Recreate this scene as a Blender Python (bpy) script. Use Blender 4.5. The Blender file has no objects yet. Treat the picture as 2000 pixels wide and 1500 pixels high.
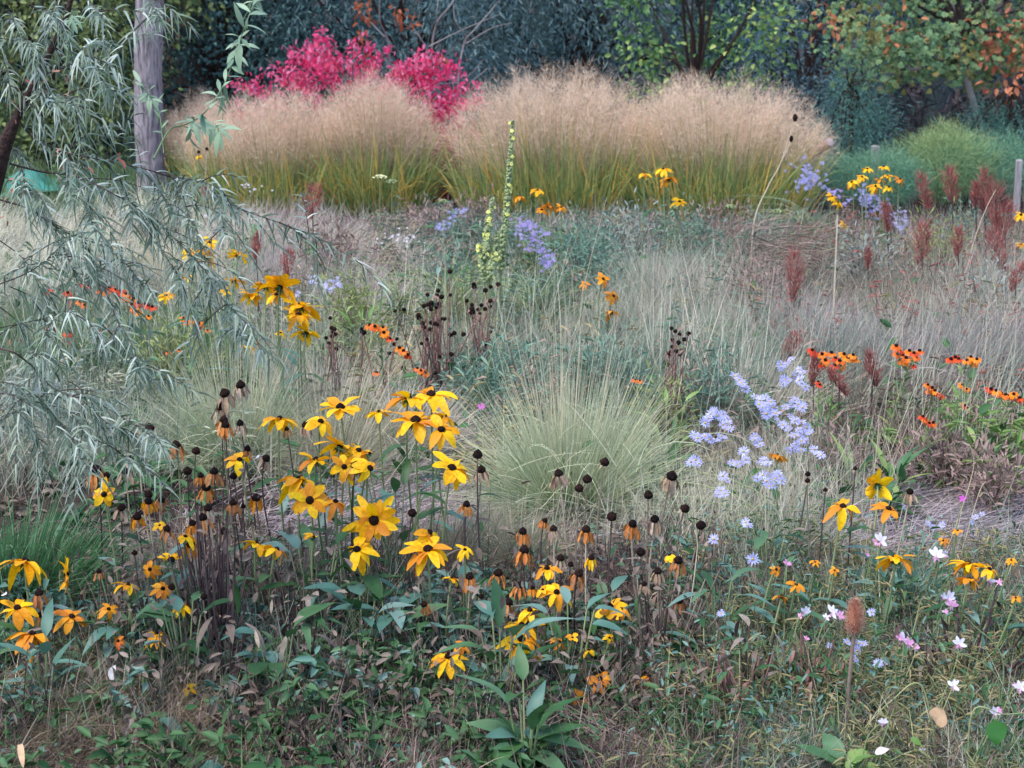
import bpy, math, random
import numpy as np
from mathutils import Vector

# ------------------------------------------------------------------ scene, camera, light
SC = bpy.context.scene
COL = SC.collection
F = 3600.0
CAMH = 1.75
TH = math.atan(0.25)
CT, ST = math.cos(TH), math.sin(TH)
cam = bpy.data.cameras.new("camera")
cam.sensor_width = 36.0
cam.lens = 36.0 * F / 2000.0
cam.clip_end = 500
camo = bpy.data.objects.new("camera", cam)
COL.objects.link(camo)
camo.location = (0, 0, CAMH)
camo.rotation_euler = (math.pi / 2 - TH, 0, 0)
SC.camera = camo
cam.dof.use_dof = True
cam.dof.focus_distance = 4.9
cam.dof.aperture_fstop = 9.0
SUN_EL, SUN_AZ = math.radians(64), math.radians(238)
wd = bpy.data.worlds.new("World")
SC.world = wd
wd.use_nodes = True
nt = wd.node_tree
bg = nt.nodes["Background"]
sky = nt.nodes.new("ShaderNodeTexSky")
sky.sky_type = 'NISHITA'
sky.sun_disc = False
sky.sun_elevation = SUN_EL
sky.sun_rotation = SUN_AZ
nt.links.new(sky.outputs[0], bg.inputs[0])
bg.inputs[1].default_value = 0.15
sun = bpy.data.lights.new("sun", 'SUN')
sun.energy = 1.5
sun.angle = math.radians(28)
sun.color = (1.0, 0.93, 0.84)
suno = bpy.data.objects.new("sun", sun)
COL.objects.link(suno)
sd = Vector((math.sin(SUN_AZ) * math.cos(SUN_EL), math.cos(SUN_AZ) * math.cos(SUN_EL), math.sin(SUN_EL)))
suno.rotation_euler = sd.to_track_quat('Z', 'Y').to_euler()
SC.view_settings.view_transform = 'Standard'
SC.view_settings.look = 'None'
SC.view_settings.exposure = 1.42
SC.view_settings.gamma = 1.0
SC.render.engine = 'CYCLES'
SC.cycles.max_bounces = 6
SC.cycles.diffuse_bounces = 3
SC.cycles.transmission_bounces = 3
SC.cycles.use_denoising = True

rng = np.random.default_rng(11)
R = random.Random(4)
D = math.radians


def P(x, y, Y):
    u, v = (x - 1000.0) / F, (750.0 - y) / F
    t = Y / (CT + v * ST)
    return np.array([u * t, Y, CAMH + (-ST + v * CT) * t])


def mp(Y):
    return Y / F


def gz(x, Y):
    s = np.clip((np.asarray(Y, float) - 12.3) / 3.5, 0, 1)
    return -0.5 * s * s * (3 - 2 * s) + 0.012 * np.sin(np.asarray(x) * 5.1 + 1.3 * np.asarray(Y)) + 0.012 * np.sin(np.asarray(Y) * 4.3 - np.asarray(x) * 2.2)


def G(x, Y):
    """ground point below picture column x at depth Y"""
    wx = (x - 1000.0) / F * Y * 1.02
    return np.array([wx, Y, float(gz(wx, Y))])


def lin(c):
    o = []
    for v in c:
        v = v / 255.0
        o.append(v / 12.92 if v <= 0.04045 else ((v + 0.055) / 1.055) ** 2.4)
    return tuple(o)


def unit(a):
    a = np.asarray(a, float)
    return a / np.maximum(np.linalg.norm(a, axis=-1, keepdims=True), 1e-9)


# ------------------------------------------------------------------ materials
def mat(name, cols, tcols=None, tpos=None, rough=0.6, trans=0.0, noise=0.0, nscale=30.0, bump=0.0, spec=0.3, tmix=1.0, stretch=None):
    """cols: colours picked by each leaf's own 'var'; tcols: colours along the leaf/blade/stem length"""
    m = bpy.data.materials.new(name)
    m.use_nodes = True
    n, l = m.node_tree.nodes, m.node_tree.links
    b = n["Principled BSDF"]
    b.inputs["Roughness"].default_value = rough
    b.inputs["Specular IOR Level"].default_value = spec

    def ramp(cs, pos, attr):
        a = n.new("ShaderNodeAttribute")
        a.attribute_name = attr
        r = n.new("ShaderNodeValToRGB")
        e = r.color_ramp.elements
        k = len(cs)
        for i, c in enumerate(cs):
            p = pos[i] if pos else (i / max(k - 1, 1))
            el = e[i] if i < 2 else e.new(p)
            el.position = p
            el.color = (*lin(c), 1)
        if k == 1:
            e[1].color = (*lin(cs[0]), 1)
        l.new(a.outputs["Fac"], r.inputs[0])
        return r.outputs[0]
    out = ramp(cols, None, "var")
    if tcols:
        o2 = ramp([c[:3] for c in tcols], tpos, "t")
        mx = n.new("ShaderNodeMix")
        mx.data_type = 'RGBA'
        mx.inputs[0].default_value = tmix
        l.new(out, mx.inputs[6])
        l.new(o2, mx.inputs[7])
        out = mx.outputs[2]
    if noise > 0:
        tc = n.new("ShaderNodeTexCoord")
        nz = n.new("ShaderNodeTexNoise")
        nz.inputs["Scale"].default_value = nscale
        nz.inputs["Detail"].default_value = 4
        src = tc.outputs["Object"]
        if stretch:
            mpn = n.new("ShaderNodeMapping")
            mpn.inputs["Scale"].default_value = stretch
            l.new(src, mpn.inputs[0])
            src = mpn.outputs[0]
        l.new(src, nz.inputs["Vector"])
        mr = n.new("ShaderNodeMapRange")
        mr.inputs[3].default_value = 1 - noise
        mr.inputs[4].default_value = 1 + noise
        mr.inputs[1].default_value = 0.3
        mr.inputs[2].default_value = 0.7
        l.new(nz.outputs[0], mr.inputs[0])
        h = n.new("ShaderNodeHueSaturation")
        l.new(mr.outputs[0], h.inputs["Value"])
        l.new(out, h.inputs["Color"])
        out = h.outputs[0]
        if bump > 0:
            bp = n.new("ShaderNodeBump")
            bp.inputs["Strength"].default_value = bump
            bp.inputs["Distance"].default_value = 0.02
            l.new(nz.outputs[0], bp.inputs["Height"])
            l.new(bp.outputs[0], b.inputs["Normal"])
    l.new(out, b.inputs["Base Color"])
    if trans > 0:
        t = n.new("ShaderNodeBsdfTranslucent")
        l.new(out, t.inputs[0])
        ms = n.new("ShaderNodeMixShader")
        ms.inputs[0].default_value = trans
        l.new(b.outputs[0], ms.inputs[1])
        l.new(t.outputs[0], ms.inputs[2])
        l.new(ms.outputs[0], n["Material Output"].inputs[0])
    return m


M = {}
M['yellow'] = mat('yellow petal', [(250, 202, 12), (247, 190, 10), (242, 174, 12), (216, 138, 22)], rough=0.55, trans=0.3, noise=0.2, nscale=110)
M['gold'] = mat('golden orange petal', [(234, 160, 24), (222, 142, 28), (206, 122, 34)], rough=0.55, trans=0.3, noise=0.12, nscale=60)
M['orange'] = mat('orange petal', [(240, 128, 34), (225, 96, 30), (238, 146, 48)], rough=0.55, trans=0.3, noise=0.2, nscale=80)
M['rust'] = mat('rusty withered petal', [(182, 116, 66), (154, 98, 62), (200, 140, 84)], rough=0.8, trans=0.15, noise=0.25, nscale=90)
M['tan'] = mat('tan withered petal', [(178, 148, 120), (150, 122, 104), (196, 175, 155)], rough=0.85, trans=0.15, noise=0.2, nscale=90)
M['cone'] = mat('dark seed cone', [(40, 27, 26), (55, 36, 32), (30, 22, 24)], rough=0.85, noise=0.5, nscale=220, bump=1.0, spec=0.1)
M['stem'] = mat('green stem', [(120, 140, 92), (150, 155, 110), (100, 122, 84)], rough=0.6, noise=0.15, nscale=40)
M['drystem'] = mat('dry stem', [(96, 76, 72), (128, 108, 96), (150, 136, 118)], rough=0.8, noise=0.25, nscale=40)
M['darkstem'] = mat('dark dry stem', [(66, 50, 52), (84, 66, 66), (100, 82, 78)], rough=0.85, noise=0.25, nscale=40)
M['paledry'] = mat('pale dry stalk', [(205, 185, 160), (185, 165, 140)], rough=0.8, noise=0.15, nscale=40)
M['leaf'] = mat('dark green leaf', [(40, 76, 46), (58, 96, 50), (84, 118, 84)], rough=0.5, trans=0.2, noise=0.15, nscale=25, spec=0.35)
M['leafblue'] = mat('blue green leaf', [(64, 104, 90), (86, 124, 110), (120, 148, 138)], rough=0.5, trans=0.2, noise=0.12, nscale=25, spec=0.4)
M['leaflime'] = mat('yellow green leaf', [(92, 128, 62), (118, 148, 80), (150, 168, 100)], rough=0.5, trans=0.25, noise=0.12, nscale=25)
M['brownleaf'] = mat('brown curled leaf', [(76, 62, 54), (104, 90, 80), (136, 124, 114)], rough=0.85, trans=0.1, noise=0.25, nscale=50)
M['lilac'] = mat('lilac petal', [(178, 180, 222), (164, 164, 212), (200, 204, 234)], rough=0.55, trans=0.3)
M['violet'] = mat('violet petal', [(150, 136, 204), (168, 154, 216), (138, 126, 192)], rough=0.55, trans=0.3)
M['blueviolet'] = mat('blue violet petal', [(118, 122, 190), (140, 144, 206), (168, 172, 222)], rough=0.55, trans=0.3)
M['white'] = mat('white petal', [(226, 224, 234), (218, 208, 228)], rough=0.5, trans=0.3)
M['pink'] = mat('pink petal', [(236, 160, 205), (240, 190, 222), (226, 130, 185)], rough=0.5, trans=0.3)
M['disc'] = mat('yellow disc', [(200, 170, 60), (170, 130, 60)], rough=0.8, noise=0.3, nscale=200)
M['redplume'] = mat('brown red plume', [(150, 84, 80), (168, 104, 94), (128, 66, 66)], rough=0.9, trans=0.1)
M['mullein'] = mat('pale green bud', [(132, 146, 104), (156, 166, 120), (112, 130, 92)], rough=0.8, noise=0.1)
M['mulleinfl'] = mat('pale yellow flower', [(232, 228, 110), (240, 236, 150)], rough=0.6, trans=0.2)
M['silver'] = mat('silvery leaf', [(88, 108, 84), (124, 142, 122), (196, 206, 194), (66, 88, 68), (150, 166, 148), (104, 124, 102)], rough=0.55, trans=0.15, spec=0.4)
M['silverbroad'] = mat('broad sage leaf', [(112, 138, 108), (146, 168, 140), (92, 122, 102)], rough=0.55, trans=0.2, noise=0.1)
M['coral'] = mat('coral dead leaf', [(186, 128, 108), (176, 108, 94), (200, 156, 130)], rough=0.7, trans=0.2)
M['bark'] = mat('dark bark', [(52, 36, 34), (70, 52, 46)], rough=0.9, noise=0.35, nscale=60, bump=0.8)
M['twig'] = mat('dark twig', [(58, 46, 48), (80, 66, 62)], rough=0.85, noise=0.2)
M['greytwig'] = mat('grey twig', [(140, 128, 128), (160, 150, 145)], rough=0.85, noise=0.15)
M['trunk'] = mat('grey fissured bark', [(140, 128, 132), (140, 128, 132)], rough=0.95, noise=0.65, nscale=13, bump=1.0, stretch=(4.2, 4.2, 0.6))
M['wood'] = mat('weathered wood', [(158, 150, 150), (140, 130, 130)], rough=0.9, noise=0.3, nscale=20, bump=0.4, stretch=(4, 4, .5))
M['logwood'] = mat('pinkish barkless log', [(196, 164, 158), (180, 146, 140)], rough=0.85, noise=0.15, nscale=20)
M['logend'] = mat('pale cut wood', [(186, 168, 168), (170, 152, 154)], rough=0.8, noise=0.15, nscale=60)
M['teasel'] = mat('teasel brown', [(150, 88, 66), (172, 112, 88), (130, 74, 58)], rough=0.85)
M['spentorange'] = mat('faded orange petal', [(206, 132, 62), (186, 108, 52), (216, 150, 84)], rough=0.75, trans=0.2, noise=0.25, nscale=90)
M['bristle'] = mat('pale teasel bristle', [(196, 150, 128), (172, 118, 96), (214, 176, 156)], rough=0.8, trans=0.2)
M['magenta'] = mat('magenta petal', [(205, 90, 190)], rough=0.5, trans=0.3)


# ------------------------------------------------------------------ mesh building
WLOC = {}


class MB:
    def __init__(s):
        s.V, s.Q, s.A, s.T, s.n = [], [], [], [], 0

    def add(s, v, q, var, t):
        v = np.asarray(v, float).reshape(-1, 3)
        s.V.append(v)
        s.Q.append(np.asarray(q, int).reshape(-1, 4) + s.n)
        k = len(v)
        s.A.append(np.broadcast_to(np.asarray(var, float), (k,)) if np.ndim(var) == 0 else np.asarray(var, float).ravel())
        s.T.append(np.broadcast_to(np.asarray(t, float), (k,)) if np.ndim(t) == 0 else np.asarray(t, float).ravel())
        s.n += k

    def build(s, name, m, parent=None, base=None):
        v = np.concatenate(s.V)
        q = np.concatenate(s.Q)
        o0 = np.zeros(3)
        if parent is not None:
            o0 = WLOC[parent.name]
        off = o0 if base is None else np.asarray(base, float)
        v = v - off
        me = bpy.data.meshes.new(name)
        me.vertices.add(len(v))
        me.vertices.foreach_set("co", v.astype(np.float32).ravel())
        me.loops.add(len(q) * 4)
        me.loops.foreach_set("vertex_index", q.astype(np.int32).ravel())
        me.polygons.add(len(q))
        me.polygons.foreach_set("loop_start", np.arange(0, len(q) * 4, 4, dtype=np.int32))
        me.polygons.foreach_set("loop_total", np.full(len(q), 4, np.int32))
        me.update(calc_edges=True)
        a = me.attributes.new("var", 'FLOAT', 'POINT')
        a.data.foreach_set("value", np.clip(np.concatenate(s.A), 0, 1).astype(np.float32))
        a = me.attributes.new("t", 'FLOAT', 'POINT')
        a.data.foreach_set("value", np.clip(np.concatenate(s.T), 0, 1).astype(np.float32))
        me.polygons.foreach_set("use_smooth", np.ones(len(q), bool))
        me.materials.append(M[m] if isinstance(m, str) else m)
        o = bpy.data.objects.new(name, me)
        COL.objects.link(o)
        if parent is not None:
            o.parent = parent
            o.location = Vector(off - o0)
            WLOC[o.name] = off
        else:
            o.location = Vector(off)
            WLOC[o.name] = off
        return o


def tag(o, label=None, cat=None, group=None, kind=None):
    if label:
        o['label'] = label
    if cat:
        o['category'] = cat
    if group:
        o['group'] = group
    if kind:
        o['kind'] = kind
    return o


def thing(name, label, cat, loc, group=None):
    o = bpy.data.objects.new(name, None)
    o.empty_display_size = 0.05
    COL.objects.link(o)
    o.location = Vector(loc)
    WLOC[o.name] = np.asarray(loc, float)
    return tag(o, label, cat, group, 'thing')


def tube(mb, path, rad, sides=5, var=None, t=None):
    p = np.asarray(path, float)
    k = len(p)
    r = np.broadcast_to(np.asarray(rad, float), (k,))
    tg = unit(np.gradient(p, axis=0))
    ref = np.array([0.3, 0.9, 0.1])
    a = unit(np.cross(tg, ref))
    b = np.cross(tg, a)
    an = np.arange(sides) * 2 * math.pi / sides
    v = p[:, None] + r[:, None, None] * (np.cos(an)[None, :, None] * a[:, None] + np.sin(an)[None, :, None] * b[:, None])
    i = np.arange(k - 1)[:, None] * sides
    j = np.arange(sides)[None, :]
    j2 = (j + 1) % sides
    q = np.stack([i + j, i + j2, i + sides + j2, i + sides + j], -1).reshape(-1, 4)
    tt = np.repeat(np.linspace(0, 1, k), sides) if t is None else t
    mb.add(v, q, R.random() if var is None else var, tt)


def bez(a, b, c, n=9):
    s = np.linspace(0, 1, n)[:, None]
    return (1 - s) ** 2 * a + 2 * s * (1 - s) * b + s * s * c


def spline(pts, n=8):
    """Catmull-Rom through the points"""
    p = np.asarray(pts, float)
    p = np.vstack([2 * p[0] - p[1], p, 2 * p[-1] - p[-2]])
    out = []
    for i in range(1, len(p) - 2):
        s = np.linspace(0, 1, n, endpoint=False)[:, None]
        a, b, c, d = p[i - 1], p[i], p[i + 1], p[i + 2]
        out.append(0.5 * (2 * b + (c - a) * s + (2 * a - 5 * b + 4 * c - d) * s * s + (3 * b - a - 3 * c + d) * s ** 3))
    out.append(p[-2][None])
    return np.vstack(out)


def blades(mb, roots, dirs, L, w, droop, var, seg=4, t0=0.0, t1=1.0, side=None, bend=None, power=1.5):
    N = len(roots)
    L = np.broadcast_to(np.asarray(L, float), (N,))
    w = np.broadcast_to(np.asarray(w, float), (N,))
    droop = np.broadcast_to(np.asarray(droop, float), (N,))
    s = np.linspace(0, 1, seg + 1)
    bv = np.array([0, 0, -1.0]) if bend is None else bend
    bv = np.broadcast_to(bv, (N, 3))
    c = roots[:, None] + dirs[:, None] * (L[:, None] * s)[:, :, None] + bv[:, None] * (droop[:, None] * L[:, None] * s * s)[:, :, None]
    if side is None:
        side = unit(np.cross(dirs, rng.normal(size=(N, 3)) + np.array([0, -1.2, 0])))
    hw = (w[:, None] * 0.5 * np.maximum(1 - s ** power, 0.05))[:, :, None] * side[:, None]
    v = np.stack([c - hw, c + hw], 2)
    base = np.arange(N)[:, None] * (2 * (seg + 1)) + np.arange(seg)[None] * 2
    q = np.stack([base, base + 1, base + 3, base + 2], -1).reshape(-1, 4)
    va = np.repeat(np.broadcast_to(np.asarray(var, float), (N,)), 2 * (seg + 1))
    tt = np.tile(np.repeat(t0 + (t1 - t0) * s, 2), N)
    mb.add(v, q, va, tt)


def leaves(mb, pos, axis, L, w, var, fold=0.25, tipdrop=0.15, nrm=None, t=None):
    """two-quad ovate leaves folded on the midrib"""
    N = len(pos)
    L = np.broadcast_to(np.asarray(L, float), (N,))[:, None]
    w = np.broadcast_to(np.asarray(w, float), (N,))[:, None]
    if nrm is None:
        nrm = rng.normal(size=(N, 3)) * 0.7 + np.array([0, -0.4, 0.8])
    sd = unit(np.cross(axis, nrm))
    up = np.cross(sd, axis)
    b = pos
    tip = pos + axis * L - up * L * tipdrop
    r1 = pos + axis * L * 0.3 + sd * w * 0.5 + up * w * fold
    r2 = pos + axis * L * 0.68 + sd * w * 0.42 + up * (w * fold * 0.7 - L * tipdrop * 0.4)
    l1 = pos + axis * L * 0.3 - sd * w * 0.5 + up * w * fold
    l2 = pos + axis * L * 0.68 - sd * w * 0.42 + up * (w * fold * 0.7 - L * tipdrop * 0.4)
    v = np.stack([b, r1, r2, tip, l2, l1], 1)
    o = np.arange(N)[:, None] * 6
    q = np.concatenate([o + np.array([0, 1, 2, 3]), o + np.array([0, 3, 4, 5])], 1).reshape(-1, 4)
    va = np.repeat(np.broadcast_to(np.asarray(var, float), (N,)), 6)
    tt = np.tile(np.array([0, .3, .7, 1, .7, .3]), N) if t is None else np.repeat(np.broadcast_to(t, (N,)), 6)
    mb.add(v, q, va, tt)


PROF = {
    'lance': [0.12, 0.55, 0.9, 1.0, 0.85, 0.5, 0.04],
    'petal': [0.40, 0.72, 0.95, 1.0, 0.97, 0.78, 0.22],
    'ovate': [0.15, 0.85, 1.0, 0.95, 0.75, 0.42, 0.03],
    'strap': [0.8, 0.95, 1.0, 0.95, 0.8, 0.5, 0.05],
    'round': [0.2, 0.8, 1.0, 1.05, 0.98, 0.75, 0.2],
}


def bigleaf(mb, base, d, up, L, W, droop=0.2, fold=0.15, prof='lance', var=None, wave=0.0, curl=0.0, twist=0.0):
    d = unit(d)
    up = unit(np.asarray(up, float) - d * np.dot(up, d))
    sd = np.cross(d, up)
    pr = np.array(PROF[prof])
    k = len(pr)
    s = np.linspace(0, 1, k)
    c = base + d * (L * (s - curl * s ** 3 * 0.3))[:, None] - up * (L * droop * s * s)[:, None]
    tw = twist * s
    sdd = sd * np.cos(tw)[:, None] + up * np.sin(tw)[:, None]
    upp = up * np.cos(tw)[:, None] - sd * np.sin(tw)[:, None]
    hw = (pr * W * 0.5)[:, None]
    ph = R.random() * 6
    wv = (wave * W * np.sin(s * 9 + ph))[:, None] * upp
    wv2 = (wave * W * np.sin(s * 8 + ph + 2))[:, None] * upp
    v = np.stack([c - sdd * hw + upp * hw * fold * 2 + wv, c, c + sdd * hw + upp * hw * fold * 2 + wv2], 1)
    i = np.arange(k - 1)[:, None] * 3
    q = np.concatenate([i + np.array([0, 1, 4, 3]), i + np.array([1, 2, 5, 4])], 1).reshape(-1, 4)
    mb.add(v, q, R.random() if var is None else var, np.repeat(s, 3))


def dome(mb, c, n, r, h, rings=5, seg=10, bump=0.06, var=None, neck=0.75):
    n = unit(n)
    a = unit(np.cross(n, [0.31, 0.5, 0.81]))
    b = np.cross(n, a)
    an = np.arange(seg) * 2 * math.pi / seg
    V = []
    for i in range(rings + 1):
        f = i / rings
        rr = r * (neck + (1 - neck) * math.sin(min(f * 3, 1) * math.pi / 2)) * math.cos(max(0, (f - 0.25) / 0.75) * math.pi / 2 * 0.96)
        z = h * f
        for x in an + i * 0.3:
            k = 1 + R.uniform(-bump, bump)
            V.append(c + n * z + (a * math.cos(x) + b * math.sin(x)) * rr * k)
    Q = []
    for i in range(rings):
        for j in range(seg):
            Q.append([i * seg + j, i * seg + (j + 1) % seg, (i + 1) * seg + (j + 1) % seg, (i + 1) * seg + j])
    mb.add(V, Q, R.random() if var is None else var, 0.5)


def nvec(elev, az):
    e, a = D(elev), D(az)
    return np.array([math.sin(a) * math.cos(e), -math.cos(a) * math.cos(e), math.sin(e)])


def perp(n):
    a = unit(np.cross(n, [0.23, 0.11, 0.97] if abs(n[2]) < 0.9 else [1.0, 0.1, 0.0]))
    return a, np.cross(n, a)


def ball(mb, c, r, var=None, seg=6, sq=1.0):
    rings = 4
    V, Q = [], []
    for i in range(rings + 1):
        ph = math.pi * i / rings
        for j in range(seg):
            th = 2 * math.pi * j / seg
            rr = max(math.sin(ph), 0.05) * r
            V.append(c + np.array([rr * math.cos(th), rr * math.sin(th), r * sq * math.cos(ph)]))
    for i in range(rings):
        for j in range(seg):
            Q.append([i * seg + j, (i + 1) * seg + j, (i + 1) * seg + (j + 1) % seg, i * seg + (j + 1) % seg])
    mb.add(V, Q, R.random() if var is None else var, 0.5)


# ------------------------------------------------------------------ ground
def build_ground():
    xs = np.concatenate([np.linspace(-120, -8, 12), np.linspace(-7, 7, 90), np.linspace(8, 120, 12)])
    ys = np.concatenate([np.linspace(-60, 1.5, 8), np.linspace(2, 18, 110), np.linspace(19, 200, 16)])
    X, Yg = np.meshgrid(xs, ys)
    Z = gz(X, Yg)
    near = (np.abs(X) < 7) & (Yg > 2) & (Yg < 18)
    Z = Z + near * rng.normal(size=Z.shape) * 0.008
    V = np.stack([X, Yg, Z], -1).reshape(-1, 3)
    nx, ny = len(xs), len(ys)
    i = np.arange(ny - 1)[:, None] * nx + np.arange(nx - 1)[None]
    q = np.stack([i, i + 1, i + 1 + nx, i + nx], -1).reshape(-1, 4)
    m = mat('garden soil', [(56, 46, 42), (56, 46, 42)], rough=1.0, noise=0.5, nscale=18, bump=0.6, spec=0.1)
    mb = MB()
    mb.add(V, q, 0.5, 0.5)
    o = mb.build('ground', m)
    tag(o, kind='structure')


build_ground()


def xw(x, Y):
    return (np.asarray(x, float) - 1000.0) / F * np.asarray(Y, float) * 1.02


# ------------------------------------------------------------------ meadow patches (uncountable)
def patch(name, label, m, x0, x1, Y0, Y1, n, H, W, elev=(35, 85), az=None, azs=60, droop=(0.1, 0.4), seg=4, cat='grass', clump=0.12):
    """n blades between picture columns x0..x1 and depths Y0..Y1; az = compass the blades lean to"""
    ncl = max(1, n // 90)
    cY = rng.uniform(Y0, Y1, ncl)
    cx = xw(rng.uniform(x0, x1, ncl), cY)
    caz = rng.uniform(0, 360, ncl) if az is None else rng.normal(az, azs * 0.6, ncl)
    cv = rng.uniform(0, 1, ncl)
    ch = rng.uniform(0.4, 1.2, ncl)
    k = rng.integers(0, ncl, n)
    px = cx[k] + rng.normal(size=n) * clump
    pY = cY[k] + rng.normal(size=n) * clump
    a = np.radians(caz[k] + rng.normal(size=n) * azs)
    e = np.radians(rng.uniform(elev[0], elev[1], n))
    d = np.stack([np.sin(a) * np.cos(e), np.cos(a) * np.cos(e), np.sin(e)], 1)
    L = rng.uniform(H[0], H[1], n) * ch[k]
    mb = MB()
    blades(mb, np.stack([px, pY, gz(px, pY) - 0.005], 1), d, L, rng.uniform(0.6, 1.3, n) * W, rng.uniform(droop[0], droop[1], n),
           np.clip(cv[k] * 0.72 + rng.uniform(0, 0.28, n), 0, 1), seg=seg)
    o = mb.build(name, m)
    tag(o, label, cat, kind='stuff')


def cover(name, label, m, x0, x1, Y0, Y1, n, L, wr, h, cat='ground cover', flat=0.5):
    """low leaves over the soil"""
    ncl = max(1, n // 14)
    cY = rng.uniform(Y0, Y1, ncl)
    cx = xw(rng.uniform(x0, x1, ncl), cY)
    cv = rng.uniform(0, 1, ncl)
    k = rng.integers(0, ncl, n)
    px = cx[k] + rng.normal(size=n) * 0.035
    pY = cY[k] + rng.normal(size=n) * 0.035
    z = gz(px, pY) + np.abs(rng.normal(size=n)) * h * (0.4 + cv[k])
    a = rng.uniform(0, 2 * math.pi, n)
    el = rng.normal(0.15, flat, n)
    ax = np.stack([np.cos(a) * np.cos(el), np.sin(a) * np.cos(el), np.sin(el)], 1)
    LL = rng.uniform(L[0], L[1], n)
    mb = MB()
    leaves(mb, np.stack([px, pY, z], 1), ax, LL, LL * wr, np.clip(cv[k] * 0.5 + rng.uniform(0, 0.5, n), 0, 1), nrm=rng.normal(size=(n, 3)) * 0.35 + np.array([0, -0.1, 1]))
    tag(mb.build(name, m), label, cat, kind='stuff')


g_straw = mat('straw grass', [(214, 204, 178), (190, 184, 160), (228, 220, 198), (168, 170, 144), (206, 188, 172)], rough=0.75, trans=0.2)
g_mauve = mat('mauve dry grass', [(192, 174, 166), (152, 130, 126), (214, 200, 188), (146, 144, 120), (176, 154, 150)], rough=0.8, trans=0.15)
g_grey = mat('grey green grass', [(150, 162, 142), (190, 188, 166), (116, 136, 118), (168, 156, 142), (134, 150, 122)], rough=0.7, trans=0.2)
g_teal = mat('teal green stems', [(104, 138, 122), (134, 160, 140), (86, 114, 100), (128, 136, 106)], rough=0.7, trans=0.2)
g_green = mat('fresh green grass', [(88, 118, 70), (112, 136, 84), (70, 98, 62)], rough=0.6, trans=0.25)
g_olive = mat('olive grass', [(140, 134, 92), (112, 118, 78), (172, 156, 116), (104, 96, 70)], rough=0.7, trans=0.2)
g_lilac = mat('lilac grey hay', [(182, 168, 170), (166, 152, 156), (202, 190, 186)], rough=0.8, trans=0.15)
g_brown = mat('brown dead stems', [(138, 114, 104), (166, 144, 130), (104, 84, 80), (124, 120, 96)], rough=0.85, trans=0.1)
g_darkdry = mat('dark dry grass', [(96, 80, 70), (116, 102, 78), (78, 66, 60), (92, 92, 62)], rough=0.85, trans=0.1)
g_deep = mat('deep green strap grass', [(58, 98, 62), (78, 118, 74), (96, 136, 96)], rough=0.55, trans=0.2)

# in front of the tall grasses
patch('meadow_grass', 'mauve brown dead meadow stems along the foot of the tall tan grasses', g_mauve, 420, 1700, 9.6, 11.2, 9000, (0.10, 0.26), 0.004, (40, 88))
patch('meadow_grass', 'dull teal green stems between brown dead growth, middle of the meadow', g_teal, 780, 1560, 8.0, 10.6, 8000, (0.12, 0.34), 0.0045, (45, 88))
patch('meadow_grass', 'pinkish mauve haze of dry grass left of the mullein', g_mauve, 430, 830, 7.9, 10.0, 9000, (0.2, 0.42), 0.003, (35, 80), az=80, azs=40)
patch('meadow_grass', 'brown dead stalks under the red plumes at right', g_brown, 1380, 2060, 7.4, 10.2, 8000, (0.15, 0.45), 0.0035, (50, 88))
patch('meadow_grass', 'mauve grey grass behind the orange sneezeweed at right', g_mauve, 1250, 2060, 6.7, 9.6, 12000, (0.2, 0.48), 0.003, (45, 86))
patch('meadow_grass', 'grey olive grass sweeping right in the middle distance', g_grey, 1150, 2060, 6.5, 8.6, 14000, (0.25, 0.48), 0.003, (40, 86), az=60, azs=45)
patch('meadow_grass', 'dark teal grass behind the big pale tuft', g_teal, 880, 1500, 6.1, 7.4, 9000, (0.15, 0.42), 0.004, (45, 88))
patch('meadow_grass', 'pale straw grass leaning over in the middle of the meadow', g_straw, 620, 1400, 6.9, 8.6, 6000, (0.2, 0.4), 0.0028, (20, 70), az=75, azs=50)
patch('meadow_grass', 'grey green grass under the silver leaved tree', g_grey, -80, 700, 5.6, 8.8, 15000, (0.18, 0.42), 0.0032, (40, 86))
patch('meadow_grass', 'fresh green stems below the orange flowers at left', g_green, -60, 420, 6.6, 7.6, 5000, (0.15, 0.36), 0.0045, (50, 88))
patch('meadow_grass', 'lilac grey hay lying behind the yellow coneflowers', g_lilac, 560, 1000, 5.0, 6.3, 6500, (0.2, 0.4), 0.0026, (2, 30), az=75, azs=45, droop=(0.05, 0.2))
patch('meadow_grass', 'lilac grey hay flattened right of the asters', g_lilac, 1480, 2060, 4.75, 5.7, 6500, (0.15, 0.34), 0.0028, (2, 25), az=80, azs=40, droop=(0.02, 0.15))
patch('meadow_grass', 'brown and green stems under the orange sneezeweed', g_brown, 1380, 2060, 5.7, 6.7, 5000, (0.12, 0.3), 0.0035, (45, 88))
patch('meadow_grass', 'thin tan grass around the blue asters', g_straw, 1250, 1640, 4.9, 5.9, 3000, (0.18, 0.4), 0.0022, (50, 88))
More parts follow.
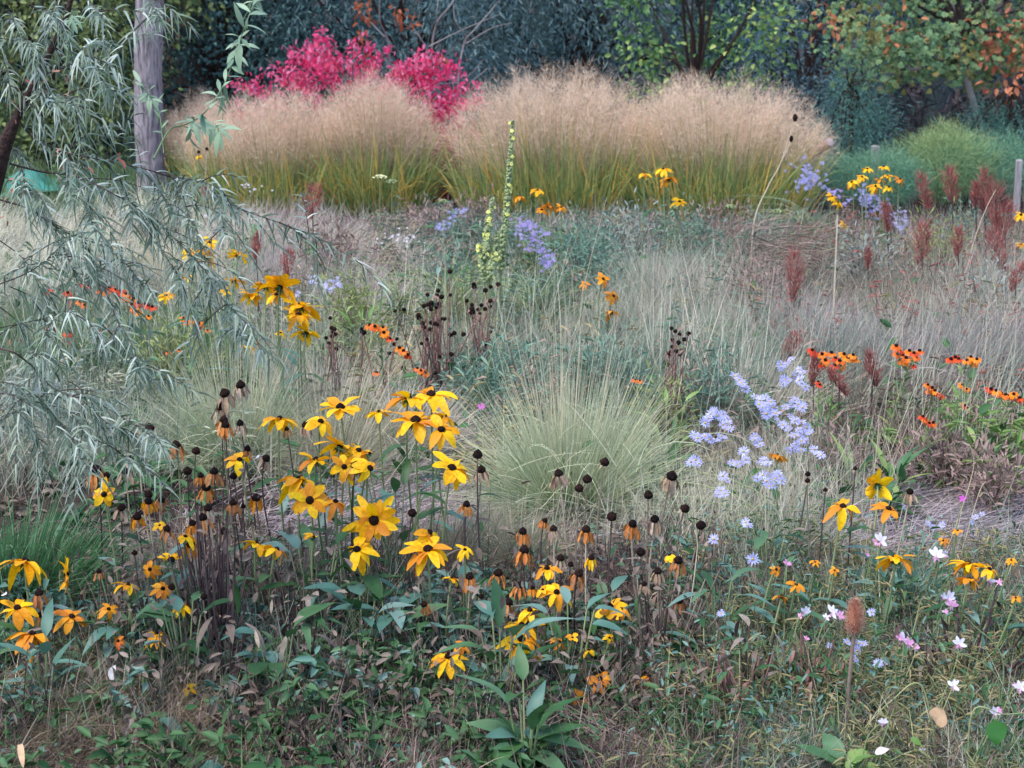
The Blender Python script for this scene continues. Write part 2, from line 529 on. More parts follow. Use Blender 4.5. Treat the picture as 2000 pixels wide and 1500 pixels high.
# foreground right: wiry tangle
patch('wiry_grass', 'wiry olive grass tangle in the right foreground', g_olive, 1340, 2060, 3.45, 4.9, 3600, (0.05, 0.2), 0.0022, (10, 80), droop=(0.1, 0.5), clump=0.09)
patch('wiry_grass', 'grey green wiry stems around the white gaura', g_grey, 1300, 2060, 4.0, 5.0, 4600, (0.08, 0.25), 0.002, (30, 86), droop=(0.05, 0.4), clump=0.09)
patch('wiry_grass', 'teal green fine stems below the lilac daisies', g_teal, 1330, 2060, 3.5, 4.8, 4200, (0.05, 0.15), 0.0026, (30, 86), clump=0.08)
patch('wiry_grass', 'brown dead stems among the spent coneflowers', g_brown, -80, 1420, 3.45, 5.1, 12000, (0.08, 0.24), 0.0024, (15, 86), clump=0.08)
patch('wiry_grass', 'short dark stems rising from the soil at the right bottom', g_teal, 1300, 2060, 3.4, 4.0, 3000, (0.03, 0.11), 0.0026, (30, 86), clump=0.08)
patch('meadow_grass', 'cream grass seen between the silver branches', g_straw, -80, 460, 8.6, 11.6, 9000, (0.15, 0.36), 0.0035, (25, 75), az=70, azs=50)
patch('meadow_grass', 'green grass far behind the silver leaved tree', g_green, -120, 480, 11.0, 13.2, 5000, (0.15, 0.35), 0.005, (40, 86))
cover('ground_cover', 'small grey green leaves on the stems at lower right', 'leafblue', 1300, 2080, 3.5, 4.9, 1400, (0.01, 0.026), 0.3, 0.11, flat=0.7)
cover('ground_cover', 'small dark green leaves on the stems at lower right', 'leaf', 1300, 2080, 3.45, 4.9, 1400, (0.01, 0.035), 0.35, 0.08, flat=0.7)
cover('leaf_litter', 'curled brown leaves hanging among the spent coneflowers', 'brownleaf', 150, 1420, 3.7, 4.6, 3000, (0.012, 0.04), 0.4, 0.11, cat='leaf litter', flat=0.8)
patch('wiry_grass', 'dull green stalks under the yellow coneflowers', g_teal, -60, 1400, 3.85, 5.0, 4200, (0.06, 0.24), 0.0028, (35, 88), clump=0.08)
patch('dry_grass', 'low brown grass mat in the bottom left corner', g_darkdry, -120, 360, 3.42, 4.0, 3600, (0.08, 0.24), 0.0018, (10, 60), az=80, azs=50, clump=0.06)
patch('wiry_grass', 'pale straw stems through the right foreground', g_straw, 1300, 2060, 3.5, 4.9, 2000, (0.08, 0.24), 0.0018, (25, 86), droop=(0.05, 0.4), clump=0.1)
patch('dry_grass', 'low olive grass swept right at the left edge', g_olive, -40, 330, 3.8, 4.3, 3000, (0.1, 0.2), 0.0018, (10, 50), az=90, azs=30, clump=0.06)
patch('wiry_grass', 'grey brown dead twigs lying criss cross over the foreground soil', g_lilac, -60, 2060, 3.45, 5.2, 5200, (0.06, 0.24), 0.0022, (0, 22), droop=(0.0, 0.1), clump=0.15)
patch('meadow_grass', 'pale thin seed stalks standing above the meadow', g_straw, 350, 2060, 6.0, 9.5, 1500, (0.35, 0.6), 0.0028, (62, 88), droop=(0.02, 0.2), clump=0.3)
patch('meadow_grass', 'silky pale grass brushed to the right across the middle', g_straw, 420, 2060, 6.2, 10.0, 14000, (0.2, 0.44), 0.0026, (15, 55), az=75, azs=35, droop=(0.1, 0.4), clump=0.2)
cover('ground_cover', 'small dark green leaves covering the soil in the foreground', 'leaf', -80, 1400, 3.4, 5.2, 2200, (0.008, 0.035), 0.5, 0.03)
cover('ground_cover', 'small blue green leaves scattered low in the foreground', 'leafblue', -80, 2080, 3.4, 5.0, 1200, (0.008, 0.03), 0.45, 0.04)
cover('ground_cover', 'fine feathery yellow green weeds at the bottom edge', 'leaf', 480, 1250, 3.45, 3.9, 2000, (0.006, 0.016), 0.45, 0.03)
cover('leaf_litter', 'brown and grey dead leaves littering the soil', 'brownleaf', -80, 2080, 3.4, 5.6, 5000, (0.01, 0.045), 0.5, 0.012, cat='leaf litter', flat=0.25)
cover('ground_cover', 'low mixed green leaves under the meadow grasses', 'leaf', -80, 2080, 5.2, 9.5, 6500, (0.03, 0.08), 0.4, 0.08)


def shoots(name, label, ms, ml, x0, x1, Y0, Y1, n, H, L, wr, per, elev=(45, 88), up=0.25, drop=0.3, cat='undergrowth', W=0.0032):
    """leafy or withered shoots too many to count: stems with leaves joined to them"""
    ncl = max(1, n // 9)
    cY = rng.uniform(Y0, Y1, ncl)
    cx = xw(rng.uniform(x0, x1, ncl), cY)
    cv = rng.uniform(0, 1, ncl)
    ch = rng.uniform(.5, 1.15, ncl)
    k = rng.integers(0, ncl, n)
    px, pY = cx[k] + rng.normal(size=n) * .04, cY[k] + rng.normal(size=n) * .04
    a, e = rng.uniform(0, 6.28, n), np.radians(rng.uniform(elev[0], elev[1], n))
    d = np.stack([np.sin(a) * np.cos(e), np.cos(a) * np.cos(e), np.sin(e)], 1)
    LL = rng.uniform(H[0], H[1], n) * ch[k]
    dr = rng.uniform(0, drop, n)
    root = np.stack([px, pY, gz(px, pY) - .005], 1)
    mb = MB()
    blades(mb, root, d, LL, W, dr, rng.uniform(0, 1, n), seg=5, power=3)
    o = tag(mb.build(name, ms), label, cat, kind='stuff')
    s_ = rng.uniform(.15, 1, (n, per))
    pos = root[:, None] + d[:, None] * (LL[:, None] * s_)[:, :, None]
    pos[:, :, 2] -= (dr * LL)[:, None] * s_ ** 2
    N = n * per
    th = rng.uniform(0, 6.28, N)
    ax = unit(np.stack([np.cos(th), np.sin(th), up + rng.normal(size=N) * .4], 1))
    l_ = rng.uniform(L[0], L[1], N)
    mb = MB()
    leaves(mb, pos.reshape(-1, 3), ax, l_, l_ * wr, np.clip(np.repeat(cv[k], per) * .6 + rng.uniform(0, .4, N), 0, 1), tipdrop=.3, nrm=rng.normal(size=(N, 3)) * .4 + np.array([0, -.2, 1.]))
    mb.build('leaves', ml, o)


shoots('undergrowth', 'leafy dark green shoots filling the foreground', 'stem', 'leaf', 250, 1400, 3.42, 4.5, 560, (.06, .2), (.02, .055), .38, 7)
patch('wiry_grass', 'tall bare brown stems tangled among the spent coneflowers', M['darkstem'], 200, 1420, 4.0, 4.9, 1300, (.14, .36), .0028, (45, 88), droop=(0, .35), seg=6)
patch('wiry_grass', 'pale dry bent stems tangled in the left and central foreground', g_straw, -60, 1420, 3.9, 4.9, 1100, (.12, .34), .002, (20, 86), droop=(0, .6), seg=6)
shoots('undergrowth', 'low dark green shoots pushing through the bottom left dry grass', 'stem', 'leaf', -100, 300, 3.42, 4.3, 170, (.05, .16), (.015, .04), .45, 7)
shoots('undergrowth', 'grey green leafy shoots in the foreground', 'stem', 'leafblue', -80, 1450, 3.75, 4.6, 420, (.06, .22), (.018, .05), .34, 7)
shoots('undergrowth', 'withered brown leaved stems in the foreground', 'darkstem', 'brownleaf', -80, 1450, 3.45, 4.9, 520, (.1, .28), (.01, .03), .24, 6, up=-.8)
shoots('undergrowth', 'fine leaved green shoots in the right foreground', 'stem', 'leaf', 1300, 2080, 3.42, 4.9, 420, (.08, .22), (.014, .036), .16, 9)
shoots('undergrowth', 'thin leaved olive shoots in the right foreground', 'stem', g_olive, 1300, 2080, 3.42, 4.9, 800, (.08, .24), (.016, .04), .14, 9)
shoots('undergrowth', 'russet brown dry stems in the right foreground', 'drystem', 'brownleaf', 1300, 2080, 3.45, 5.0, 520, (.08, .22), (.01, .026), .25, 6, up=-.4)
shoots('undergrowth', 'teal leafy shoots in the middle of the meadow', 'stem', g_teal, 760, 1560, 6.0, 10.4, 620, (.14, .38), (.03, .07), .16, 12, W=.004)
shoots('undergrowth', 'olive leafy shoots in the middle of the meadow', 'stem', g_olive, 420, 2060, 5.6, 9.8, 580, (.14, .38), (.03, .07), .16, 12, W=.004)
shoots('undergrowth', 'brown dry shoots with curled leaves in the meadow', 'drystem', g_brown, 420, 2060, 5.6, 10.4, 640, (.2, .42), (.018, .045), .25, 10, up=-.2, W=.004)
shoots('undergrowth', 'russet dry shoots between the right red plumes', 'darkstem', 'redplume', 1480, 2080, 6.6, 9.6, 420, (.25, .5), (.014, .035), .25, 10, up=.2, W=.004)
shoots('undergrowth', 'green leafy shoots around the orange sneezeweeds at right', 'stem', 'leaflime', 1560, 2060, 5.45, 6.3, 100, (.1, .28), (.04, .08), .2, 9, W=.004)
shoots('undergrowth', 'grey green shoots behind the silver leaved tree', 'stem', g_grey, -80, 700, 5.6, 8.6, 350, (.16, .38), (.03, .06), .16, 10, W=.004)


# ------------------------------------------------------------------ tuft grasses, each a thing
def tuft(name, label, x, Y, H, Rr, n, m, seedm=None, nseed=0, lean=(0, 0), group='feather grass tufts in the meadow', W=0.0022, emin=8, cat='grass tuft'):
    b = G(x, Y)
    t = thing(name, label, cat, b, group)
    mb = MB()
    a = rng.uniform(0, 2 * math.pi, n)
    q = rng.uniform(0, 1, n) ** 0.75
    e = np.radians(np.clip(88 - q * (88 - emin) + rng.normal(size=n) * 7, 2, 89))
    a = a + rng.normal(size=n) * 0.3
    d = np.stack([np.cos(a) * np.cos(e) + lean[0], np.sin(a) * np.cos(e) + lean[1], np.sin(e)], 1)
    d = unit(d)
    rr = Rr * 0.22 * np.sqrt(rng.uniform(0, 1, n))
    L = (H * (1 - 0.25 * q) + (Rr - H * 0.6) * q * 0.6) * rng.uniform(0.55, 1.12, n)
    root = b + np.stack([np.cos(a) * rr, np.sin(a) * rr, np.zeros(n)], 1)
    blades(mb, root, d, L, rng.uniform(.6, 1.3, n) * W, rng.uniform(0.02, 0.45, n) * (0.4 + q), np.clip(rng.normal(0.5, 0.3, n), 0, 1), seg=5)
    # bent and crossing dead blades among the green ones
    k = n // 12
    a2 = rng.uniform(0, 2 * math.pi, k)
    e2 = np.radians(rng.uniform(5, 75, k))
    d2 = unit(np.stack([np.cos(a2) * np.cos(e2) + lean[0] * 2, np.sin(a2) * np.cos(e2), np.sin(e2)], 1))
    r2 = b + np.stack([rng.normal(size=k) * Rr * .3, rng.normal(size=k) * Rr * .3, rng.uniform(0, .5, k) * H], 1)
    blades(mb, r2, d2, rng.uniform(.3, .8, k) * H, W, rng.uniform(.2, .9, k), rng.uniform(.3, 1, k), seg=5, t0=.5)
    mb.build('leaf_tuft', m, t)
    if nseed:
        mb = MB()
        a = rng.uniform(0, 2 * math.pi, nseed)
        e = np.radians(rng.uniform(62, 88, nseed))
        d = unit(np.stack([np.cos(a) * np.cos(e) + lean[0], np.sin(a) * np.cos(e) + lean[1], np.sin(e)], 1))
        root = b + np.stack([np.cos(a), np.sin(a), a * 0], 1) * Rr * 0.1
        blades(mb, root, d, H * rng.uniform(1.0, 1.4, nseed), 0.0022, rng.uniform(0.02, 0.14, nseed), rng.uniform(0, 1, nseed), seg=6, power=3)
        mb.build('seed_stalks', seedm, t)
    return t


g_feather = mat('pale feather grass', [(92, 126, 90), (160, 182, 142), (228, 222, 192), (120, 152, 116), (204, 202, 166)], tcols=[(104, 140, 100), (170, 182, 142), (232, 214, 184)], tpos=[0, 0.5, 1.0], tmix=0.45, rough=0.65, trans=0.25)
g_featherpale = mat('straw feather grass', [(206, 196, 168), (188, 176, 146), (220, 208, 178)], rough=0.7, trans=0.25)
g_featherdark = mat('mixed feather grass', [(150, 152, 118), (172, 164, 138), (190, 178, 156), (128, 136, 104)], rough=0.7, trans=0.2)
tuft('feather_grass', 'largest pale green feather grass tuft fanning out behind the black seed heads', 1120, 5.35, 0.50, 0.44, 3300, g_feather, g_featherpale, 95, lean=(0.09, 0), W=0.0032)
tuft('feather_grass', 'wide pale tuft behind the spent brown coneflowers at left', 450, 5.9, 0.40, 0.46, 2200, g_feather, g_featherpale, 80)
tuft('feather_grass', 'straw coloured tuft just behind the big yellow coneflower bunch', 650, 5.75, 0.36, 0.36, 1500, g_featherdark, g_featherpale, 60, lean=(0.25, 0))
tuft('feather_grass', 'dark based tuft in shade between the double bloom and the black seed heads', 900, 4.95, 0.2, 0.3, 1100, g_featherdark, None, 0, lean=(0.25, 0))
tuft('feather_grass', 'low straw tuft at the foot of the largest feather grass', 1010, 4.9, 0.2, 0.26, 900, g_featherdark, None, 0)
tuft('feather_grass', 'cream yellow tuft seen through the silver leaves', 255, 8.9, 0.34, 0.5, 1800, g_featherpale, None, 0, lean=(0.2, 0), emin=20)
tuft('feather_grass', 'cream yellow tuft above the mid yellow coneflowers', 350, 8.6, 0.3, 0.42, 1400, g_featherpale, None, 0, lean=(0.2, 0), emin=20)
tuft('feather_grass', 'silky grey tuft leaning right below the mullein', 1080, 7.4, 0.3, 0.45, 1500, g_featherdark, None, 0, lean=(0.35, 0))
tuft('feather_grass', 'silky tuft under the small amber coneflowers', 1230, 7.6, 0.3, 0.42, 1300, g_featherdark, None, 0, lean=(0.3, 0))
tuft('feather_grass', 'upright silky tuft at the foot of the mullein', 915, 7.1, 0.34, 0.25, 900, g_featherpale, None, 0, emin=45)
tuft('feather_grass', 'grey tuft right of the tall thin white stalk', 1740, 7.9, 0.36, 0.4, 1200, g_featherdark, None, 0)
tuft('feather_grass', 'blue grey tuft behind the four right orange sneezeweeds', 1640, 6.9, 0.42, 0.42, 1500, mat('blue grey grass', [(104, 120, 112), (128, 138, 128), (146, 148, 138)], rough=0.7, trans=0.2), None, 0)
tuft('feather_grass', 'grey tuft rising at the right edge above the orange flowers', 1900, 6.8, 0.46, 0.45, 1600, mat('slate grass', [(112, 120, 114), (134, 136, 130), (150, 146, 142)], rough=0.7, trans=0.2), None, 0)
tuft('feather_grass', 'grey green tuft right of the amber coneflowers', 1400, 7.0, 0.4, 0.4, 1400, g_featherdark, None, 0, lean=(0.15, 0))
tuft('feather_grass', 'pale tuft beside the dark dried seed head plant', 770, 6.9, 0.32, 0.3, 900, g_featherpale, None, 0, lean=(0.2, 0))
g_silk = mat('silky buff grass', [(206, 194, 174), (186, 172, 158), (222, 212, 194), (172, 168, 146)], rough=0.65, trans=0.25)
g_silkm = mat('silky mauve grass', [(196, 176, 172), (174, 154, 152), (212, 196, 190), (160, 150, 140)], rough=0.65, trans=0.25)
for row in [
    ('silky buff tuft right below the middle yellow bunch', 640, 6.4, .34, .4, g_silk),
    ('silky buff tuft between the curved orange cluster and the big pale grass', 790, 6.0, .3, .4, g_silk),
    ('silky mauve tuft left of the white daisy speckles', 570, 8.7, .34, .5, g_silkm),
    ('silky mauve tuft under the white daisy speckles', 720, 8.2, .3, .45, g_silkm),
    ('silky buff tuft left below the amber trio', 1130, 6.9, .32, .45, g_silk),
    ('silky buff tuft right of the lower violet aster', 1290, 8.4, .32, .5, g_silk),
    ('silky mauve tuft below the fallen sheaf', 1520, 7.5, .34, .5, g_silkm),
    ('silky mauve tuft left of the thin white stalk foot', 1600, 7.0, .34, .5, g_silkm),
    ('silky mauve tuft behind the second orange sneezeweed', 1790, 6.8, .38, .5, g_silkm),
    ('silky buff tuft beneath the compact dark red plume', 1850, 7.6, .34, .45, g_silk),
    ('silky mauve tuft at the right edge beyond the orange row', 1990, 7.0, .38, .45, g_silkm),
    ('silky buff tuft right behind the blue asters', 1480, 6.3, .36, .45, g_silk),
]:
    tuft('feather_grass', row[0], row[1], row[2], row[3], row[4], 1300, row[5], None, 0, lean=(.4, 0), W=.003, emin=12)
tuft('feather_grass', 'small olive tuft beside the teasel stem', 1690, 3.95, 0.13, 0.12, 420, g_olive, None, 0, group=None)
tuft('strap_grass', 'deep green arching strap grass at the left edge', 20, 4.65, 0.3, 0.46, 1700, g_deep, None, 0, lean=(0.35, -0.1), group=None, W=0.0045, cat='grass')
tuft('iris_leaves', 'dark sword shaped leaf fan left of the leafy coneflower clump', 800, 3.98, 0.17, 0.1, 22, 'leaf', None, 0, group=None, W=0.014, emin=45, cat='plant')


# ------------------------------------------------------------------ tall tan switch grasses
pan_leaf = mat('switch grass leaf', [(102, 134, 80), (140, 158, 96), (184, 180, 110), (234, 182, 88)], rough=0.6, trans=0.25)
pan_stem = mat('switch grass stem', [(150, 146, 104), (170, 160, 120)], rough=0.7, trans=0.15)
pan_plume = mat('switch grass plume', [(234, 202, 176), (220, 188, 160), (244, 220, 196), (212, 172, 150)], rough=0.85, trans=0.25)


def panicum(label, x, Y, hw, ytop, n=1.0):
    b = G(x, Y)
    t = thing('switch_grass', label, 'ornamental grass', b, 'tall tan grasses before the trees')
    Rw = hw * mp(Y)
    top = P(x, ytop, Y)[2] - b[2]
    # leaves
    k = int(1500 * n)
    mb = MB()
    a = rng.uniform(0, 2 * math.pi, k)
    rr = Rw * 0.8 * np.sqrt(rng.uniform(0, 1, k))
    root = b + np.stack([np.cos(a) * rr, np.sin(a) * rr * 0.6 - 0.16 * Rw, 0 * a], 1)
    a2 = a + rng.normal(size=k) * 0.7
    e = np.radians(rng.uniform(58, 88, k))
    d = np.stack([np.cos(a2) * np.cos(e), np.sin(a2) * np.cos(e), np.sin(e)], 1)
    blades(mb, root, d, top * rng.uniform(0.35, 1.05, k) * rng.uniform(0.75, 1.0, k), 0.0085, rng.uniform(0.05, 0.65, k), np.clip(rng.normal(0.45, 0.33, k), 0, 1), seg=6)
    mb.build('leaf_tuft', pan_leaf, t)
    # stems
    k = int(420 * n)
    mb = MB()
    a = rng.uniform(0, 2 * math.pi, k)
    q = np.sqrt(rng.uniform(0, 1, k))
    r0 = Rw * 0.45 * q
    tx, ty = np.cos(a) * Rw * q, np.sin(a) * Rw * 0.65 * q
    th = top * np.sqrt(np.clip(1 - 0.84 * q ** 2.3, 0.1, 1)) * rng.uniform(0.78, 1.06, k)
    root = b + np.stack([np.cos(a) * r0, np.sin(a) * r0 * 0.6, 0 * a], 1)
    qd = q * np.sqrt(np.cos(a) ** 2 + 0.2 * np.sin(a) ** 2)
    th = top * np.sqrt(np.clip(1 - 0.74 * qd ** 2.5, 0.1, 1)) * 0.95 * (1 - 0.34 * rng.uniform(0, 1, k) ** 1.6 + 0.04 * rng.normal(size=k) + 0.05 * np.sin(a * 3 + x))
    tip = b + np.stack([tx, ty, th], 1)
    d = tip - root
    Ls = np.linalg.norm(d, axis=1)
    blades(mb, root, d / Ls[:, None], Ls, 0.004, 0.0, rng.uniform(0, 1, k), seg=3, power=4)
    mb.build('stem', pan_stem, t)
    # airy plumes: fine branchlets round the upper third of every stem
    per = 95
    s = np.where(rng.uniform(0, 1, (k, per)) < .8, 1.02 - 0.5 * rng.uniform(0, 1, (k, per)) ** 1.4, rng.uniform(.25, 1, (k, per)))
    pos = root[:, None] + d[:, None] * s[:, :, None]
    dd = unit(d[:, None] * 0.8 / Ls[:, None, None] + rng.normal(size=(k, per, 3)) * 0.55 + np.array([0, 0, 0.15]))
    pos = pos.reshape(-1, 3) + dd.reshape(-1, 3) * rng.uniform(0.0, 0.07, (k * per, 1))
    mb = MB()
    blades(mb, pos, dd.reshape(-1, 3), rng.uniform(0.02, 0.07, k * per), rng.uniform(0.0009, 0.0021, k * per), rng.uniform(0, 0.3, k * per), np.clip(np.repeat(rng.uniform(0, 1, k), per) * 0.5 + rng.uniform(0, 0.5, k * per), 0, 1), seg=1, power=1)
    mb.build('plume', pan_plume, t)


panicum('tan plumed grass mound in front of the pink bush, its left half', 545, 11.6, 185, 186, 1.1)
panicum('tan plumed grass mound in front of the pink bush, its right half', 742, 11.5, 128, 156, 1.0)
panicum('widest and tallest tan grass mound, right of the pink bush', 1080, 11.4, 222, 140, 1.45)
panicum('right hand tan grass mound before the yellow leaved tree', 1390, 11.3, 228, 162, 1.4)
panicum('sparse small tan grass between the grey trunk and the pink bush', 400, 12.4, 70, 195, 0.35)


# ------------------------------------------------------------------ bushy small leaved plants through the meadow
def bushy(label, x, Y, w, h, n, m, L=(0.016, 0.04), wr=0.22, up=0.6, group='bushy plants in the meadow', stem='drystem', hollow=0.05):
    b = G(x, Y)
    t = thing('bushy_plant', label, 'bushy plant', b, group)
    hw = w * mp(Y) / 2
    st = MB()
    for i in range(22):
        a, q = R.uniform(0, 6.28), R.random() ** 0.5
        e = b + np.array([math.cos(a) * hw * q, math.sin(a) * hw * .7 * q, h * R.uniform(.6, 1.05) * (1 - .35 * q * q)])
        tube(st, bez(b + rng.normal(size=3) * np.array([.02, .02, 0]), (b + e) / 2 + np.array([0, 0, .03]), e, 6), np.linspace(.003, .0012, 6), 4)
    st.build('stem', stem, t)
    nc = max(8, n // 28)
    n = int(n * .75)
    h = h * .92
    u = unit(rng.normal(size=(nc, 3))) * rng.uniform(hollow, 1, (nc, 1)) ** .5
    cs = b + np.stack([u[:, 0] * hw, u[:, 1] * hw * .7, h * (.52 + .48 * u[:, 2])], 1)
    k = rng.integers(0, nc, n)
    off = rng.normal(size=(n, 3)) * np.array([.045, .045, .05])
    ax = unit(off * 14 + rng.normal(size=(n, 3)) * .6 + np.array([0, 0, up]))
    LL = rng.uniform(L[0], L[1], n)
    mb = MB()
    leaves(mb, cs[k] + off, ax, LL, LL * wr, np.clip(rng.uniform(0, 1, nc)[k] * .6 + rng.uniform(0, .4, n), 0, 1))
    mb.build('foliage', m, t)


f_teal = mat('teal small foliage', [(96, 132, 114), (122, 152, 132), (84, 114, 100)], rough=0.6, trans=0.2)
f_olive = mat('olive small foliage', [(126, 138, 82), (150, 158, 98), (102, 118, 72)], rough=0.6, trans=0.2)
f_mauve = mat('mauve brown small foliage', [(156, 132, 122), (132, 106, 102), (176, 156, 144)], rough=0.8, trans=0.1)
f_grey = mat('grey small foliage', [(138, 148, 140), (158, 164, 154), (118, 128, 124)], rough=0.7, trans=0.15)
for row in [
    ('blue grey airy mound behind the left orange sneezeweeds', 235, 8.0, 150, .34, 1500, f_grey),
    ('mauve airy mound left of the pale daisy speckles', 640, 8.9, 130, .34, 1200, f_mauve),
    ('brown mound at the foot of the left tan grass', 830, 10.2, 120, .22, 1000, f_mauve),
    ('brown mound in front of the red gap shrub', 930, 10.4, 110, .22, 900, f_mauve),
    ('dull teal mound just left of the mullein', 880, 8.3, 110, .36, 1200, f_teal),
    ('olive mound with yellow tint left of the mullein foot', 890, 7.4, 70, .34, 700, f_olive),
    ('teal mound right of the violet aster', 1140, 8.6, 130, .4, 1400, f_teal),
    ('grey green mound under the amber bunch', 1230, 9.2, 140, .36, 1400, f_grey),
    ('teal mound below the far yellow trio', 1340, 9.4, 120, .34, 1200, f_teal),
    ('brown flat topped mound left of the bent stalk', 1400, 9.9, 150, .26, 1200, f_mauve),
    ('grey mound just right of the thin white stalk', 1680, 8.4, 120, .36, 1200, f_grey),
    ('olive mound among the right red plumes', 1830, 8.9, 110, .36, 1000, f_olive),
    ('deep green mound between the right red plumes', 1880, 9.3, 90, .4, 900, f_teal),
    ('grey mound low under the right red plumes', 1930, 7.8, 100, .34, 900, f_grey),
    ('mauve twiggy mound right of the middle amber trio', 1480, 7.8, 130, .36, 1100, f_mauve),
    ('teal mound right behind the largest feather grass', 1180, 6.4, 150, .3, 1400, f_teal),
    ('teal mound left behind the largest feather grass', 960, 6.3, 130, .27, 1200, f_teal),
    ('dark green mound right of the dried plant at right', 1400, 6.2, 100, .3, 900, f_teal),
    ('olive mound by the yellow green seedlings', 1290, 6.0, 90, .26, 800, f_olive),
    ('olive green bush right of the middle yellow bunch', 690, 7.3, 110, .36, 1300, f_olive),
    ('brown twiggy mound between the aster and the densest orange cluster', 1640, 5.6, 110, .2, 900, f_mauve),
    ('brown mound right of the slanting orange sneezeweed', 1860, 5.5, 110, .2, 900, f_mauve),
    ('mauve brown mound at the right edge under the orange row', 1970, 5.3, 100, .2, 900, f_mauve),
    ('teal weedy mound right of the upper white gaura', 1800, 4.5, 120, .14, 900, f_teal),
    ('grey brown mound at far left under the silver branches', 60, 6.2, 160, .3, 1300, f_grey),
    ('dull green mound under the silver spray tips', 330, 6.6, 140, .34, 1300, f_olive),
]:
    bushy(*row)


# ------------------------------------------------------------------ trees and shrubs at the back
def crown(mb, cs, per, spread, L, w, drop=0.4, varc=None, flat=1.0, fold=0.25):
    """cs: clump centres; per leaves in each clump"""
    k = len(cs)
    N = k * per
    c = np.repeat(cs, per, 0)
    off = rng.normal(size=(N, 3)) * spread * np.array([1, 1, flat])
    pos = c + off
    ax = unit(off / spread * 0.6 + rng.normal(size=(N, 3)) * 0.7 + np.array([0, -0.2, -drop]))
    vc = rng.uniform(0, 1, k) if varc is None else varc
    va = np.clip(np.repeat(vc, per) * 0.55 + rng.uniform(0, 0.45, N), 0, 1)
    LL = rng.uniform(L[0], L[1], N)
    leaves(mb, pos, ax, LL, LL * w, va, fold=fold)


def limbs(mb, base, cs, r0, n=14, hub=None):
    hub = np.array([0, 0, 0.5]) + base if hub is None else hub
    for i in rng.permutation(len(cs))[:n]:
        c = cs[i]
        mid = (hub + c) / 2 + rng.normal(size=3) * 0.12 + np.array([0, 0, 0.1])
        p = bez(hub, mid, c, 7)
        tube(mb, p, np.linspace(r0, r0 * 0.15, 7), 5)


def backtree(name, label, x, Y, halfw, z0, z1, nc, per, spread, L, w, m, drop=0.4, bark='bark', r=0.05, cat='tree', depth=0.7, group='trees and shrubs behind the meadow', flat=1.0, lift=0.0, trunk=None, shape=None):
    b = G(x, Y)
    t = thing(name, label, cat, b, group)
    hw = halfw * mp(Y)
    k = nc
    u = rng.normal(size=(k * 3, 3))
    u = unit(u) * rng.uniform(0.45, 1.0, (k * 3, 1)) ** 0.6
    cs = b + np.stack([u[:, 0] * hw, u[:, 1] * depth, (z0 + z1) / 2 - b[2] * 0 + u[:, 2] * (z1 - z0) / 2], 1)
    # most clumps in the part that stands in view
    low = cs[:, 2] < 1.7
    cs = np.vstack([cs[low][:int(k * 0.8)], cs[~low][:int(k * 0.35)]])
    if shape is not None:
        cs = np.array([c for c in cs if shape(c)])
    mbw = MB()
    if trunk is not None:
        tube(mbw, spline(trunk), np.linspace(r, r * 0.6, len(spline(trunk))), 8)
        hub = np.asarray(trunk[-1], float)
    else:
        hub = b + np.array([0, 0, 0.7])
        tube(mbw, spline([b - np.array([0, 0, .05]), b + np.array([0.03, 0, 0.35]), hub]), np.linspace(r, r * 0.7, 17), 8)
    limbs(mbw, b, cs, r * 0.5, 18, hub)
    mbw.build('trunk', bark, t)
    mb = MB()
    crown(mb, cs, per, spread, L, w, drop, flat=flat)
    mb.build('crown', m, t)
    return t


lf_dim = mat('dim yellow green foliage', [(80, 103, 64), (107, 125, 73), (141, 152, 94), (64, 89, 64)], rough=0.6, trans=0.2)
lf_dark = mat('dark blue green foliage', [(68, 101, 101), (89, 125, 120), (56, 84, 87), (110, 141, 134)], rough=0.6, trans=0.15)
lf_willow = mat('grey willow foliage', [(101, 131, 135), (128, 158, 158), (80, 110, 119), (172, 193, 188)], rough=0.6, trans=0.2)
lf_blue = mat('blue grey foliage', [(94, 126, 142), (119, 151, 161), (75, 108, 121)], rough=0.6, trans=0.15)
lf_lime = mat('bright green foliage', [(66, 105, 70), (85, 125, 79), (110, 147, 85), (187, 198, 110)], rough=0.55, trans=0.25)
lf_maple = mat('autumn maple foliage', [(96, 132, 96), (118, 148, 104), (142, 156, 102), (180, 170, 106), (204, 158, 104)], rough=0.6, trans=0.25)
lf_red = mat('reddening maple leaves', [(184, 104, 80), (200, 128, 90), (172, 88, 76)], rough=0.6, trans=0.25)
lf_con = mat('feathery blue green foliage', [(85, 129, 118), (107, 151, 136), (68, 110, 103)], rough=0.7, trans=0.15)
lf_pink = mat('crimson pink foliage', [(244, 48, 112), (248, 92, 146), (226, 36, 92), (250, 150, 186), (204, 44, 70)], rough=0.5, trans=0.35)
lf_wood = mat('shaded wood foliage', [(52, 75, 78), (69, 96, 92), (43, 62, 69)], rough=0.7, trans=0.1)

# far wood, one mass
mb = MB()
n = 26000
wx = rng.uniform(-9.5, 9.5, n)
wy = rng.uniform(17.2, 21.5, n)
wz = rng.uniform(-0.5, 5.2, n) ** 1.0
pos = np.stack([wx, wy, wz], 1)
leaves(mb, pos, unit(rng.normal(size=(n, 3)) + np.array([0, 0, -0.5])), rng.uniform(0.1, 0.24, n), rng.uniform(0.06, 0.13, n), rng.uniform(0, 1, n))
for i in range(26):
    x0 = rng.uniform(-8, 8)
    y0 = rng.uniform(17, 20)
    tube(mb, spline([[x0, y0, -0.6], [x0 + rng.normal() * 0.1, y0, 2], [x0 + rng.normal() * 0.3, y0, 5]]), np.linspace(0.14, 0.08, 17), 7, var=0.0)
tag(mb.build('woodland', lf_wood), 'dark wood closing the view behind the garden', 'woodland', kind='stuff')

